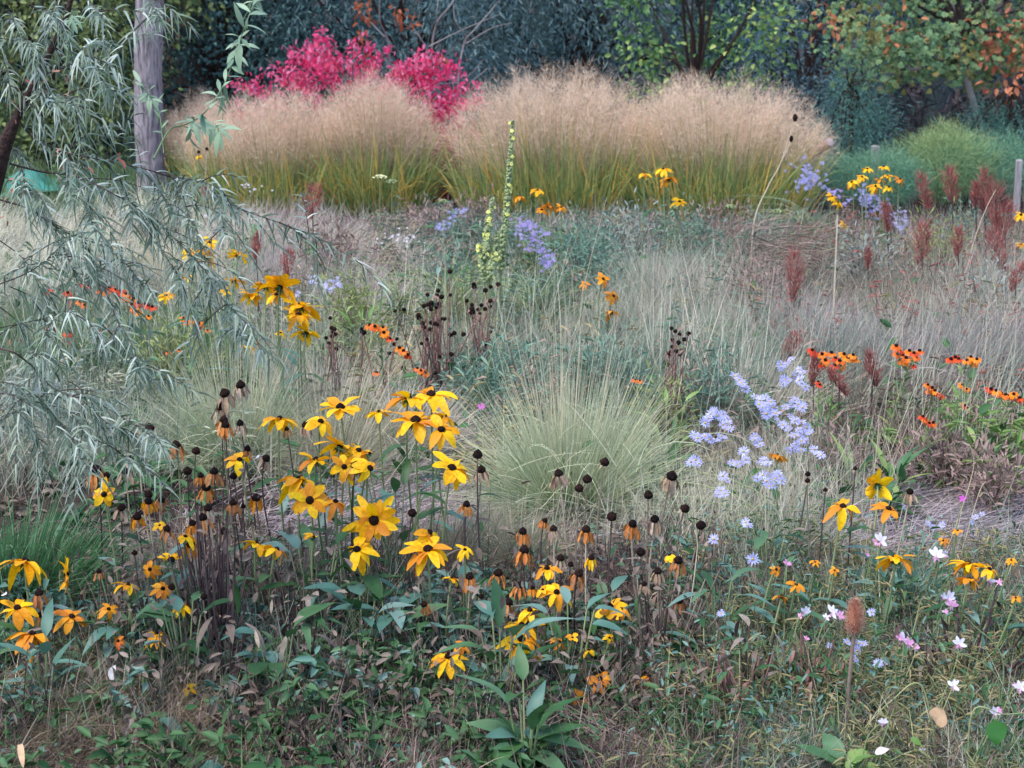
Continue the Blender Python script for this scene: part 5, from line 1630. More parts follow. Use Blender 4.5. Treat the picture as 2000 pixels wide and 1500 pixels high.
aster('pale blue aster with a diagonal spray, middle plant', 4.95, 1490, [(x, y, R.uniform(.85, 1.15)) for x, y in H2], 13, 'lilac', AG)
aster('pale blue aster at the edge of the big pale grass', 4.95, 1400, [(x, y, R.uniform(.85, 1.1)) for x, y in H3], 13, 'lilac', AG)
aster('low pale blue aster near the small black heads', 4.75, 1500, [(x, y, R.uniform(.85, 1.1)) for x, y in H4], 13, 'lilac', AG)
aster('sparse lilac daisy with four heads right of the last black cap', 4.3, 1430, [(1460, 1026, 1), (1394, 1053, 1), (1470, 1092, 1.1), (1456, 1020, .8)], 15, 'lilac', AG)
aster('lilac daisy plant around the teasel stem', 4.0, 1690, [(1408, 1198, .9), (1702, 1196, .9)] + [(R.gauss(1690, 22), R.gauss(1272, 20), 1) for _ in range(12)] + [(1712, 1330, 1), (1620, 1262, .8), (1618, 1310, .8), (1535, 1322, .8), (1700, 1305, 1)], 12, 'lilac', AG)
aster('tiny lilac daisies in the hay right of the slanting yellow bloom', 4.6, 1870, [(1812, 1022, .9), (1822, 1030, .9), (1840, 1025, 1), (1905, 1010, .9), (1918, 1004, .8), (1765, 990, .9), (1898, 1020, .8)], 10, 'lilac', AG)


def gpts(c, n):
    o = []
    for (x, y, sx, sy, k) in c:
        for _ in range(k):
            o.append((R.gauss(x, sx), R.gauss(y, sy), R.uniform(.8, 1.2)))
    return o


BG_ = 'violet blue asters in the middle and far meadow'
aster('bright violet aster right of the mullein, upper cluster', 7.7, 1045, gpts([(1020, 440, 10, 8, 26), (1040, 462, 12, 8, 24), (1062, 455, 5, 4, 8), (1030, 455, 8, 8, 14), (1048, 488, 12, 5, 18)], 0), 5.2, 'violet', BG_, 9)
aster('small bright violet aster, lower cluster by the mullein', 7.6, 1070, gpts([(1070, 510, 7, 9, 30)], 0), 5.2, 'violet', BG_, 9)
aster('pale blue sprinkle of aster left of the mullein', 7.9, 880, gpts([(905, 412, 7, 5, 8), (885, 425, 8, 7, 8), (860, 440, 8, 5, 8), (868, 450, 8, 5, 6)], 0), 5.3, 'blueviolet', BG_, 8)
aster('lilac aster behind the middle yellow bunch', 6.9, 630, gpts([(610, 550, 8, 8, 10), (645, 560, 9, 8, 16), (660, 552, 6, 6, 8), (575, 575, 7, 4, 6)], 0), 5.2, 'lilac', BG_, 9)
aster('round blue grey aster mound at the end of the tan grass', 10.2, 1583, gpts([(1583, 345, 16, 15, 60), (1570, 360, 12, 8, 20)], 0), 5.3, 'blueviolet', BG_, 8, leafm='leafblue')
aster('dark violet aster mound under the far right yellow bunch', 9.2, 1705, gpts([(1690, 385, 12, 8, 20), (1708, 400, 16, 10, 40), (1720, 420, 12, 8, 12), (1685, 372, 5, 6, 10)], 0), 5.3, 'blueviolet', BG_, 8, leafm='leafblue')
aster('pale lilac aster right of the dark violet mound', 9.0, 1756, gpts([(1756, 432, 9, 11, 34), (1768, 428, 5, 6, 10), (1838, 462, 5, 6, 6)], 0), 4.6, 'lilac', BG_, 8)
aster('small violet aster left of the lower yellow pair', 9.6, 1625, gpts([(1628, 378, 8, 6, 14), (1650, 395, 4, 4, 5)], 0), 4.6, 'violet', BG_, 8)
aster('white speckled daisy plant left of the mullein', 7.6, 780, gpts([(790, 468, 16, 10, 18), (765, 460, 10, 8, 8), (740, 475, 8, 8, 5)], 0), 3.4, 'white', None, 8)
aster('white speckled daisy plant at the left foot of the tan grass', 8.8, 500, gpts([(495, 368, 12, 5, 8), (480, 362, 6, 5, 4), (395, 420, 18, 8, 6)], 0), 3.4, 'white', None, 8)


# ------------------------------------------------------------------ orange sneezeweed
def sneeze(label, Y, base, heads, r=10, petm='orange', group='orange sneezeweeds', lf_n=26, Lf=0.07, leafm='leaflime', spread=0.04):
    b = G(base, Y)
    t = thing('sneezeweed', label, 'sneezeweed', b, group)
    s_, l_ = MB(), MB()
    xs = [h[0] for h in heads]
    mid = P(sum(xs) / len(xs), max(h[1] for h in heads) + 12, Y)
    main = bez(b, b * .5 + mid * .5 + np.array([R.gauss(0, .01), 0, .02]), mid, 10)
    tube(s_, main, np.linspace(.0045, .003, 10), 5)
    for k in range(lf_n):
        i = R.randint(1, 8)
        a = R.uniform(0, 6.28)
        L = Lf * R.uniform(.6, 1.15) * (1.15 - i * .05)
        bigleaf(l_, main[i] + np.array([R.gauss(0, spread * .3), R.gauss(0, spread * .3), R.uniform(-.01, .01)]), np.array([math.cos(a), math.sin(a), R.uniform(.4, 1.3)]), np.array([0, 0, 1.]), L, L * .2, .35, .12, 'lance')
    for x, y, *o in heads:
        C = P(x, y, Y + R.uniform(-.05, .05))
        n = nvec(R.uniform(50, 85), R.uniform(-40, 40))
        m = o[0] if o else petm
        rr = r * mp(Y) * R.uniform(.85, 1.15)
        tube(s_, bez(mid, mid * .4 + C * .6 - np.array([0, 0, .015]), C, 6), .0014, 4)
        hb = MB()
        ball(hb, C + n * rr * .18, rr * .36, seg=7, sq=.85)
        h = hb.build('flower_head', 'cone', t)
        pm = MB()
        a, b_ = perp(n)
        for k in range(10):
            th = 2 * math.pi * k / 10 + R.gauss(0, .15)
            e = a * math.cos(th) + b_ * math.sin(th)
            bigleaf(pm, C + e * rr * .2, unit(e - n * .1), n, rr * .85, rr * .5, .45, .1, 'round', wave=.05)
        pm.build('petals', m, h)
    s_.build('stem', 'stem', t)
    l_.build('foliage', leafm, t)


M['vermilion'] = mat('red orange petal', [(214, 72, 30), (196, 56, 34), (230, 98, 34)], rough=0.55, trans=0.3)
M['amber'] = mat('amber petal', [(250, 150, 30), (240, 130, 26)], rough=0.55, trans=0.3, noise=.2, nscale=90)
ve, am = 'vermilion', 'amber'
sneeze('orange sneezeweed with the densest flat flower cluster, right of the asters', 6.0, 1625, [(1606, 692), (1612, 704), (1606, 712, ve), (1624, 690), (1632, 700, ve), (1640, 706), (1648, 692, am), (1656, 700, am), (1666, 694, am), (1670, 702, am), (1630, 714, ve), (1644, 716), (1586, 684, ve), (1590, 690, ve)], 11)
sneeze('orange sneezeweed with fresh green leaves, second from the asters', 6.0, 1740, [(1750, 676), (1757, 685, ve), (1752, 692), (1763, 694), (1770, 700), (1776, 686, am), (1785, 690, ve), (1790, 698), (1768, 706, am), (1782, 714, ve), (1796, 686), (1760, 704)], 11)
sneeze('orange sneezeweed with one slanting cluster below its neighbours', 5.85, 1815, [(1812, 752), (1820, 758), (1826, 764, am), (1832, 768, ve), (1838, 774, ve), (1816, 764)], 10, lf_n=8)
sneeze('small sneezeweed with red open flowers lowest at right', 5.5, 1832, [(1802, 814, ve), (1808, 820), (1815, 827, ve), (1822, 826)], 10, lf_n=12)
sneeze('sneezeweed with a red bloom left and amber bloom right on long stalks', 6.1, 1890, [(1857, 702, ve), (1866, 698, ve), (1872, 702, ve), (1888, 704, am), (1896, 698, am), (1908, 702, am), (1902, 708, am)], 11)
sneeze('sneezeweed with small low orange flowers between its neighbours', 5.9, 1878, [(1879, 752, am), (1888, 760, am), (1884, 792, ve), (1888, 798, ve)], 9)
sneeze('orange sneezeweed with a long row of flowers at the right edge', 5.8, 1945, [(1935, 760, ve), (1946, 764, am), (1955, 770), (1964, 772, am), (1972, 774), (1980, 770, am), (1992, 778, ve), (1998, 782, ve)], 11)
sneeze('single red sneezeweed flower under the densest cluster', 5.8, 1610, [(1598, 746, ve), (1601, 752, ve)], 7, lf_n=10)
OL = 'orange sneezeweeds among the silver leaves'
sneeze('deep orange sneezeweed with a diagonal row of flowers', 7.0, 255, [(214, 562, ve), (226, 566, ve), (236, 570, ve), (246, 575), (252, 582, am), (262, 584, am), (240, 582), (258, 594, am)], 10, group=OL)
sneeze('rust orange sneezeweed below the diagonal row', 6.9, 272, [(270, 592, ve), (282, 594, ve), (290, 598, ve), (298, 600, ve), (262, 602), (268, 608, am)], 10, group=OL)
sneeze('two red flowered sneezeweed at the left edge', 7.0, 110, [(94, 569, ve), (132, 572, ve), (136, 576, ve)], 10, group=OL)
sneeze('sneezeweed with small red flowers behind a silver spray', 7.1, 170, [(160, 554, ve), (172, 558, ve), (196, 568), (205, 572), (155, 590), (165, 596)], 9, group=OL)
sneeze('low red sneezeweed flower pair under the silver leaves', 6.6, 95, [(95, 636, ve), (100, 640, ve), (132, 652, ve)], 9, group=OL, lf_n=10)
sneeze('small orange sneezeweed left of the silver spray tips', 6.4, 365, [(358, 622, am), (364, 628), (378, 625), (388, 632), (392, 638)], 9, group=OL)
sneeze('faint orange sneezeweed among tall straw stalks', 6.1, 330, [(328, 688), (350, 684), (405, 645), (290, 618, am)], 6.5, group=OL, lf_n=8)
OC = 'orange sneezeweeds in the middle'
sneeze('orange sneezeweed with curved cluster in the centre left', 6.4, 745, [(722, 636), (732, 638), (740, 642), (748, 640, am), (750, 650, am), (756, 656), (762, 662, ve)], 10, group=OC, leafm='leaf')
sneeze('small orange sneezeweed just below the curved cluster', 6.3, 790, [(780, 680, am), (788, 686), (796, 694, ve)], 10, group=OC, leafm='leaf', lf_n=12)
sneeze('small orange sneezeweed beside the dark red stems', 6.2, 825, [(815, 720), (822, 724), (830, 728), (735, 728)], 9, group=OC, leafm='leaf', lf_n=12)
sneeze('single orange sneezeweed petal mark right of the big pale grass', 5.9, 1250, [(1240, 742), (1250, 744)], 8, group=OC, lf_n=10, leafm='leaf')


# ------------------------------------------------------------------ mullein
def mullein(label, base, spikes, Y):
    b = G(base, Y)
    t = thing('mullein', label, 'mullein', b, 'mulleins in the middle of the meadow')
    s_, bd, fls = MB(), MB(), []
    for pl, w, nf in spikes:
        p = spline([b] + [P(x, y, Y) for x, y in pl], 14)
        tube(s_, p, np.linspace(.007, .003, len(p)), 6)
        i0 = int(14)
        for i in range(i0, len(p)):
            f = (i - i0) / max(1, len(p) - i0 - 1)
            for k in range(9):
                a = R.uniform(0, 6.28)
                ww = w * mp(Y) * .5 * (1.05 - .65 * f)
                c = p[i] + np.array([math.cos(a) * ww, math.sin(a) * ww, R.uniform(-.012, .012)])
                ball(bd, c, .0065 * (1.1 - .4 * f), seg=5)
        for k in range(nf):
            i = R.randint(i0, len(p) - 1)
            a = R.uniform(-2.6, -.5)
            ww = w * mp(Y) * .55
            fl = MB()
            fls.append(fl)
            daisy(fl, bd, p[i] + np.array([math.cos(a) * ww, math.sin(a) * ww, 0]), .009, unit(np.array([math.cos(a), math.sin(a), .3])), 5, .8)
    s_.build('stem', 'stem', t)
    bd.build('buds', 'mullein', t)
    for fl in fls:
        fl.build('flower', 'mulleinfl', t)


mullein('tall pale green mullein spike rising in front of the tan grass', 975, [([(978, 520), (988, 430), (994, 340), (1001, 240)], 13, 14)], 7.5)
mullein('shorter branching mullein left of the tall spike', 955, [([(952, 510), (952, 450), (962, 392)], 15, 14), ([(958, 540), (966, 500), (972, 455)], 16, 8), ([(945, 545), (938, 510), (935, 480)], 9, 9)], 7.4)
post('thin_stalk', 'straight thin white stalk standing right of the middle', 1628, 420, 7.2, 2.6, 'paledry', cat='stalk')


# ------------------------------------------------------------------ red plumes
def plume(label, x, y0, y1, w, Y):
    b = G(x + 6, Y)
    t = thing('red_plume', label, 'dry plume', b, 'brown red dry plumes')
    s_, p_ = MB(), MB()
    c0, c1 = P(x, y1, Y), P(x + R.gauss(0, 9), y0, Y + R.gauss(0, .04))
    p = bez(b, b * .4 + c0 * .6, c0, 8)
    tube(s_, p, np.linspace(.004, .0025, 8), 5)
    s_.build('stem', 'darkstem', t)
    n = 240
    H = c1[2] - c0[2]
    s = rng.uniform(-.6, .75, n)
    a = rng.uniform(0, 6.28, n)
    W = w * mp(Y) * .5
    prof = np.sin(np.clip(s * .75 + .36, 0.05, 1) * math.pi) ** .8 * rng.uniform(.6, 1.25, n)
    rr = W * prof * np.sqrt(rng.uniform(0, 1, n)) * .8
    root = c0 + (c1 - c0) * s[:, None] + np.stack([np.cos(a) * rr, np.sin(a) * rr, 0 * a], 1)
    d = unit(np.stack([np.cos(a) * .5, np.sin(a) * .5, np.ones(n)], 1) + rng.normal(size=(n, 3)) * .33)
    blades(p_, root, d, H * rng.uniform(.15, .5, n), rng.uniform(.0022, .0045, n), 0.0, rng.uniform(0, 1, n), seg=2)
    p_.build('plume', 'redplume', t)


for r_ in [
    ('red plume left of the two tallest far right ones', 1806, 330, 380, 32, 9.0),
    ('upright red plume in front of the fennel tip', 1858, 318, 370, 34, 9.0),
    ('top left plume of the big red group before the pale post', 1922, 322, 385, 36, 8.8),
    ('broad plume in the big red group, middle', 1945, 345, 415, 52, 8.7),
    ('plume low right of the big red group', 1962, 385, 440, 46, 8.7),
    ('small plume left side of the big red group', 1905, 350, 385, 16, 8.8),
    ('slender red plume over the lilac asters', 1732, 388, 430, 18, 8.6),
    ('wide red plume right of the lilac asters', 1800, 425, 485, 42, 8.3),
    ('compact dark red plume in the right meadow', 1871, 438, 478, 28, 8.2),
    ('soft red plume under the big red group', 1950, 440, 500, 46, 8.2),
    ('red plume cut by the right edge', 1984, 508, 548, 30, 7.6),
    ('faded red plume in the middle right grass', 1550, 478, 550, 40, 7.5),
    ('thin red plume left of the compact dark one', 1695, 480, 510, 16, 8.2),
    ('pale red plume above the asters', 1545, 642, 688, 40, 6.6),
    ('pale red plume between two orange sneezeweeds', 1705, 680, 728, 34, 6.2),
    ('dull red plume left of the densest orange cluster', 1590, 688, 730, 26, 6.15),
    ('dull red plume under the densest orange cluster', 1640, 715, 752, 34, 5.9),
    ('round red plume by the left tan grass foot', 610, 352, 400, 44, 8.6),
    ('faint red plume above the middle yellow coneflowers', 500, 448, 486, 22, 7.6),
    ('faint red plume right of the middle yellow coneflowers', 562, 480, 520, 30, 7.4),
]:
    plume(*r_)

# ------------------------------------------------------------------ teasel
Yz = 3.75
b = G(1640, Yz)
t = thing('teasel', 'egg shaped brown teasel head on a prickly stalk at lower right', 'teasel', b)
s_ = MB()
ct, cb = P(1671, 1172, Yz), P(1668, 1234, Yz)
p = spline([b, P(1650, 1440, Yz), P(1658, 1340, Yz), cb], 10)
tube(s_, p, np.linspace(.0055, .004, len(p)), 7)
n = 150
i = rng.integers(2, len(p), n)
a = rng.uniform(0, 6.28, n)
d = np.stack([np.cos(a), np.sin(a), -.3 + 0 * a], 1)
blades(s_, p[i], unit(d), .008, .0016, 0.0, .8, seg=1)
s_.build('stem', 'drystem', t)
mb = MB()
H = ct[2] - cb[2]
W = 14 * mp(Yz)
V, Q = [], []
for i in range(11):
    f = i / 10
    rr = W * (math.sin(math.pi * (0.09 + .87 * f ** .85)) ** .75)
    for j in range(14):
        th = 2 * math.pi * j / 14
        V.append(cb + (ct - cb) * f + np.array([rr * math.cos(th), rr * math.sin(th), 0]))
for i in range(10):
    for j in range(14):
        Q.append([i * 14 + j, i * 14 + (j + 1) % 14, i * 14 + 14 + (j + 1) % 14, i * 14 + 14 + j])
mb.add(V, Q, .3, .5)
hd = mb.build('seed_head', 'teasel', t)
n = 1500
f = rng.uniform(0, 1, n)
th = rng.uniform(0, 6.28, n)
rr = W * np.sin(math.pi * (0.09 + .87 * f ** .85)) ** .75
pos = cb + (ct - cb) * f[:, None] + np.stack([rr * np.cos(th), rr * np.sin(th), 0 * th], 1)
d = unit(np.stack([np.cos(th), np.sin(th), (f - .35) * 1.5], 1) + rng.normal(size=(n, 3)) * .15)
mb = MB()
blades(mb, pos, d, rng.uniform(.006, .014, n), .0009, 0.0, rng.uniform(.2, 1, n), seg=1)
mb.build('bristles', 'bristle', hd)
mb = MB()
for k in range(9):
    a = k * .7
    bz = bez(cb, cb + np.array([math.cos(a) * .03, math.sin(a) * .03, -.012]), cb + np.array([math.cos(a) * .034, math.sin(a) * .03, .028]), 7)
    tube(mb, bz, np.linspace(.0012, .0004, 7), 4)
mb.build('bract', 'drystem', t)

# far bent stalk with two dark heads
Yk = 8.6
b = G(1466, Yk)
t = thing('bent_stalk', 'long pale leaning stalk with two dark seed heads before the right tan grass', 'dry stalk', b)
s_, h_ = MB(), MB()
p = spline([b, P(1472, 440, Yk), P(1500, 365, Yk), P(1525, 318, Yk), P(1552, 236, Yk)])
tube(s_, p, np.linspace(.0042, .0018, len(p)), 6)
q = spline([P(1524, 320, Yk), P(1536, 296, Yk), P(1545, 275, Yk)])
tube(s_, q, .0022, 5)
s_.build('stem', 'paledry', t)
for x, y, r in ((1553, 230, 5), (1545.5, 271, 4.2)):
    mb = MB()
    ball(mb, P(x, y, Yk), r * mp(Yk), seg=8, sq=1.6)
    mb.build('seed_head', 'cone', t)

# pale tall stalks here and there
for lb, Y, r, pts, m in [
    ('long pale stalk curving up beside the last black cap', 4.2, 3.4, [(1290, 1420), (1322, 1300), (1345, 1200), (1358, 1110), (1362, 1060), (1356, 1035)], 'paledry'),
    ('thin pale grass stalk crossing the amber coneflowers', 6.2, 2.0, [(1128, 820), (1132, 700), (1134, 600), (1150, 520), (1185, 385)], 'paledry'),
    ('thin pale zigzag stalk at the right above the gaura', 4.9, 2.6, [(1868, 1060), (1880, 990), (1898, 930), (1902, 900), (1895, 870)], 'paledry'),
    ('short pale leaning stalk right of the zigzag one', 4.8, 2.4, [(1895, 1010), (1910, 970), (1925, 940)], 'paledry'),
    ('brown leaning stalk through the right red plumes', 8.3, 2.4, [(1870, 560), (1900, 480), (1925, 410), (1945, 370)], 'paledry'),
    ('thin pale stalk standing left of the mullein', 7.0, 2.0, [(872, 600), (870, 540), (868, 490)], 'paledry'),
    ('pale stalk beside the right bottom green leaf', 3.6, 3.6, [(1880, 1490), (1888, 1440), (1898, 1368)], 'paledry'),
    ('thin pale stalk right of the wide swept yellow bloom', 4.7, 2.2, [(1708, 960), (1712, 880), (1716, 810)], 'paledry'),
]:
    b = G(pts[0][0], Y)
    p = spline([b] + [P(x, y, Y) for x, y in pts[1:]])
    mb = MB()
    tube(mb, p, np.linspace(r, r * .5, len(p)) * mp(Y) * .5, 5)
    tag(mb.build('dry_stalk', m, base=b), lb, 'dry stalk')

# collapsed sheaf of dry stems
b = G(1545, 8.4)
mb = MB()
n = 260
y_ = rng.uniform(-.2, .2, n)
xx = rng.uniform(-.22, .16, n)
zz = rng.uniform(.12, .4, n)
root = b + np.stack([xx, y_, zz], 1)
d = unit(np.stack([np.ones(n), rng.normal(size=n) * .25, .05 + rng.normal(size=n) * .5], 1))
blades(mb, root, d, rng.uniform(.12, .34, n), .004, rng.uniform(0, .25, n), rng.uniform(0, 1, n), seg=4)
a = rng.uniform(0, 6.28, 60)
blades(mb, b + np.stack([np.cos(a) * .1, np.sin(a) * .1, 0 * a], 1), unit(np.stack([np.cos(a) * .3, np.sin(a) * .3, 1 + 0 * a], 1)), .4, .005, .1, .5, seg=4)
tag(mb.build('collapsed_stalks', g_brown, base=b), 'collapsed sheaf of pinkish brown dry stems below the far bent stalk', 'dry stems')


# dark dried seed head plants
def dried(label, x, Y, pts, hgt=None, m='darkred', r=5.0):
    b = G(x, Y)
    t = thing('dried_plant', label, 'dried plant', b, 'dark dried plants with black heads')
    s_, h_ = MB(), MB()
    for px, py in pts:
        C = P(px, py, Y + R.uniform(-.15, .15))
        p = bez(b + rng.normal(size=3) * np.array([.04, .04, 0]), b * .45 + C * .55 + np.array([R.gauss(0, .02), 0, .04]), C, 8)
        tube(s_, p, np.linspace(.003, .0014, 8), 4)
        for k in range(3):
            i = R.randint(2, 7)
            a = R.uniform(0, 6.28)
            bigleaf(s_, p[i], np.array([math.cos(a), math.sin(a), -.2]), np.array([0, 0, 1.]), R.uniform(.015, .03), .007, .5, twist=1.0)
        hb = MB()
        ball(hb, C, r * mp(Y) * R.uniform(.8, 1.2), seg=7, sq=.9)
        hb.build('seed_head', 'cone', t)
    s_.build('stem', m, t)


M['darkred'] = mat('dark red brown stem', [(136, 98, 92), (156, 118, 108), (112, 80, 78)], rough=0.85, trans=.1)
dried('dark red stemmed dried plant with black button heads, left centre', 850, 6.5, [(R.gauss(850, 40), R.gauss(610, 32)) for _ in range(34)] + [(R.gauss(870, 35), R.gauss(680, 30)) for _ in range(14)])
dried('dried plant with black button heads under the mullein', 945, 6.7, [(R.gauss(945, 22), R.gauss(590, 18)) for _ in range(14)] + [(958, 648), (952, 662), (960, 640), (947, 672)])
dried('small dried plant with black heads right of the middle yellow bunch', 650, 6.2, [(R.gauss(650, 12), R.gauss(655, 16)) for _ in range(9)])
dried('small dried plant with black heads beside the curved orange cluster', 712, 6.35, [(R.gauss(708, 5), R.gauss(650, 5)) for _ in range(4)] + [(770, 672), (775, 662), (760, 690)])
dried('dried plant with black heads behind the big pale grass at right', 1325, 6.2, [(R.gauss(1325, 12), R.gauss(650, 10)) for _ in range(7)] + [(R.gauss(1310, 14), R.gauss(690, 12)) for _ in range(6)])
dried('dried plant with two red brown buttons and a black one near the peach leaf', 1815, 4.0, [(1803, 1314), (1789, 1327), (1818, 1322)], r=5)


# ------------------------------------------------------------------ gaura
def gaura(label, base, Y, heads, wires):
    b = G(base, Y)
    t = thing('gaura', label, 'gaura', b, 'white and pink gauras')
    s_ = MB()
    for x, y, w, m in heads:
        C = P(x, y, Y + R.uniform(-.06, .06))
        p = bez(b + rng.normal(size=3) * np.array([.02, .02, 0]), b * .5 + C * .5 + np.array([R.gauss(0, .03), 0, .05]), C, 9)
        tube(s_, p, np.linspace(.0016, .0009, 9), 4)
        r = w * mp(Y) * .55
        n = nvec(R.uniform(5, 45), R.uniform(-50, 50))
        a, b2 = perp(n)
        fm = MB()
        for k in range(4):
            th = D(35 + k * 50 + R.gauss(0, 10)) + R.choice([0, 0, .2])
            upv = np.array([0, 0, 1.])
            rx = unit(np.cross(n, upv))
            e = rx * math.cos(th) + np.cross(rx, n) * math.sin(th)
            bigleaf(fm, C, unit(e + n * .25), n, r * R.uniform(.85, 1.05), r * .44, .1, .1, 'round')
        f = fm.build('flower', m, t)
        sm = MB()
        for k in range(7):
            d = unit(n + np.array([R.gauss(0, .4), R.gauss(0, .3), -.6 + R.gauss(0, .3)]))
            blades(sm, C[None], d[None], r * .75, .0012, .1, .5, seg=2)
        for k in range(2):
            d = unit(np.array([R.gauss(0, .5), -.3, -1]))
            bigleaf(sm, C, d, n, r * .7, r * .2, .1)
        sm.build('stamens', 'pink', f)
    for pl in wires:
        p = spline([b] + [P(x, y, Y) for x, y in pl])
        tube(s_, p, np.linspace(.0022, .0009, len(p)), 4)
    s_.build('stem', 'stem', t)


gaura('white gaura topmost, by the right yellow bunch', 1740, 4.3, [(1721, 1056, 36, 'white'), (1708, 1060, 18, 'pink'), (1694, 1085, 12, 'pink')], [])
gaura('white gaura with a pink bud left of the touching yellow pair', 1850, 4.25, [(1828, 1086, 38, 'white'), (1845, 1084, 22, 'white')], [])
gaura('white gaura against the golden bloom at right', 1945, 4.2, [(1930, 1134, 34, 'white'), (1952, 1138, 18, 'pink')], [])
gaura('white and pink gaura with a tall cluster, right of the teasel', 1880, 4.1, [(1852, 1168, 34, 'white'), (1858, 1182, 30, 'pink'), (1842, 1166, 18, 'white'), (1846, 1196, 16, 'pink')], [])
gaura('pink and white gaura cluster low right of the teasel', 1800, 3.8, [(1764, 1250, 34, 'white'), (1774, 1258, 30, 'pink'), (1756, 1246, 20, 'pink'), (1788, 1266, 20, 'pink')], [(1860, 1300), (1950, 1370)] and [[(1900, 1400), (1850, 1330), (1790, 1268)]])
gaura('white gaura with open butterfly petals by itself at right', 1890, 3.7, [(1873, 1258, 32, 'white')], [])
gaura('white gaura half seen at the right picture edge', 1990, 3.6, [(1992, 1344, 32, 'white'), (1982, 1340, 16, 'pink')], [[(1960, 1300), (1900, 1220), (1880, 1200)], [(1950, 1330), (1860, 1270), (1800, 1255)]])
gaura('white gaura with raised petals above the peach leaf', 1890, 3.6, [(1862, 1340, 32, 'white')], [[(1800, 1340), (1740, 1370), (1690, 1420)]])
gaura('white gaura in front of the large green leaf', 1950, 3.52, [(1942, 1394, 32, 'white'), (1952, 1388, 16, 'pink')], [[(1900, 1390), (1960, 1395), (2000, 1392)]])
gaura('small white gaura below the teasel', 1730, 3.5, [(1725, 1412, 24, 'white'), (1802, 1466, 16, 'white')], [])
gaura('white gaura with folded petals left of the teasel', 1590, 4.0, [(1572, 1196, 26, 'white'), (1562, 1204, 16, 'pink')], [])
gaura('pinkish white gaura right beside the teasel head', 1640, 4.02, [(1626, 1196, 34, 'white'), (1640, 1204, 24, 'pink'), (1614, 1206, 18, 'white')], [])
gaura('pink gaura bud left above the teasel', 1545, 4.2, [(1537, 1102, 22, 'pink')], [])
gaura('faint pink gaura bud over the golden haze', 1580, 3.95, [(1575, 1248, 14, 'pink')], [])

# tiny magenta flowers
for lb, x, y, Y in [('tiny magenta flower in the lilac hay behind the yellow bunch', 940, 794, 5.6), ('tiny magenta flower in the lilac hay at right', 1880, 974, 4.8)]:
    b = G(x, Y)
    t = thing('pink_flower', lb, 'pink flower', b, 'tiny magenta flowers')
    s_, f_, d_ = MB(), MB(), MB()
    C = P(x, y, Y)
    tube(s_, bez(b, (b + C) / 2, C, 6), .0012, 4)
    s_.build('stem', 'stem', t)
    daisy(f_, d_, C, 8 * mp(Y), nvec(40, 0), 5, .7)
    f = f_.build('flower', 'magenta', t)

# pale flat yarrow heads
for lb, x, y, w in [('cream yarrow head, left of two before the left tan grass', 742, 342, 28), ('cream yarrow head, right of two before the left tan grass', 765, 351, 26), ('cream yarrow head left of the mullein', 865, 389, 16), ('cream yarrow head beside the far lowest yellow coneflower', 1318, 402, 18),
                    ('cream yarrow head below the far bent stalk', 1427, 400, 22), ('cream yarrow head right of the far bent stalk', 1518, 409, 20)]:
    Y = 9.0
    b = G(x, Y)
    t = thing('yarrow', lb, 'yarrow', b, 'cream yarrows before the tan grasses')
    s_, f_ = MB(), MB()
    C = P(x, y, Y)
    tube(s_, bez(b, (b + C) / 2, C - np.array([0, 0, .02]), 6), .0018, 4)
    for k in range(36):
        a, q = R.uniform(0, 6.28), R.random() ** .5
        e = C + np.array([math.cos(a) * q * w * mp(Y) * .5, math.sin(a) * q * w * mp(Y) * .5, -.012 * q * q])
        tube(s_, [C - np.array([0, 0, .025]), e], .0007, 3)
        ball(f_, e, .0048, seg=5, sq=.6)
    s_.build('stem', 'stem', t)
    f_.build('flower_head', mat('cream yarrow', [(226, 222, 170), (210, 208, 160)], rough=.8) if 'cream' not in M else M['cream'], t)
    M.setdefault('cream', bpy.data.objects[t.name].children[-1].data.materials[0])


# ------------------------------------------------------------------ leafy plants in the foreground
def leafy(label, x, Y, specs, m='leaf', group='broad leaved plants in the foreground', name='leafy_plant', stem='stem', prof='ovate'):
    """specs: list of (count, L, W, elev range, droop, stem height range)"""
    b = G(x, Y)
    t = thing(name, label, 'leafy plant', b, group)
    s_ = MB()
    for cnt, L, W, el, dr, hr in specs:
        for k in range(cnt):
            a = 2 * math.pi * (k + R.random() * .7) / cnt
            e = D(R.uniform(*el))
            d = np.array([math.cos(a) * math.cos(e), math.sin(a) * math.cos(e), math.sin(e)])
            h = R.uniform(*hr)
            p0 = b + np.array([math.cos(a) * .012, math.sin(a) * .012, 0])
            p1 = b + np.array([math.cos(a) * h * .25, math.sin(a) * h * .25, h])
            tube(s_, bez(p0, (p0 + p1) / 2 + np.array([0, 0, .01]), p1, 5), np.linspace(.0028, .0018, 5), 4)
            mb = MB()
            l = L * R.uniform(.75, 1.15)
            bigleaf(mb, p1, d, np.array([0, 0, 1.]) + .2 * d, l, W * R.uniform(.8, 1.15), dr * R.uniform(.6, 1.4), .14, prof if R.random() < .7 else 'lance', wave=.05, twist=R.gauss(0, .3))
            mb.build('leaf', m if R.random() < .75 else ('leafblue' if m == 'leaf' else 'leaf'), t)
    s_.build('stem', stem, t)


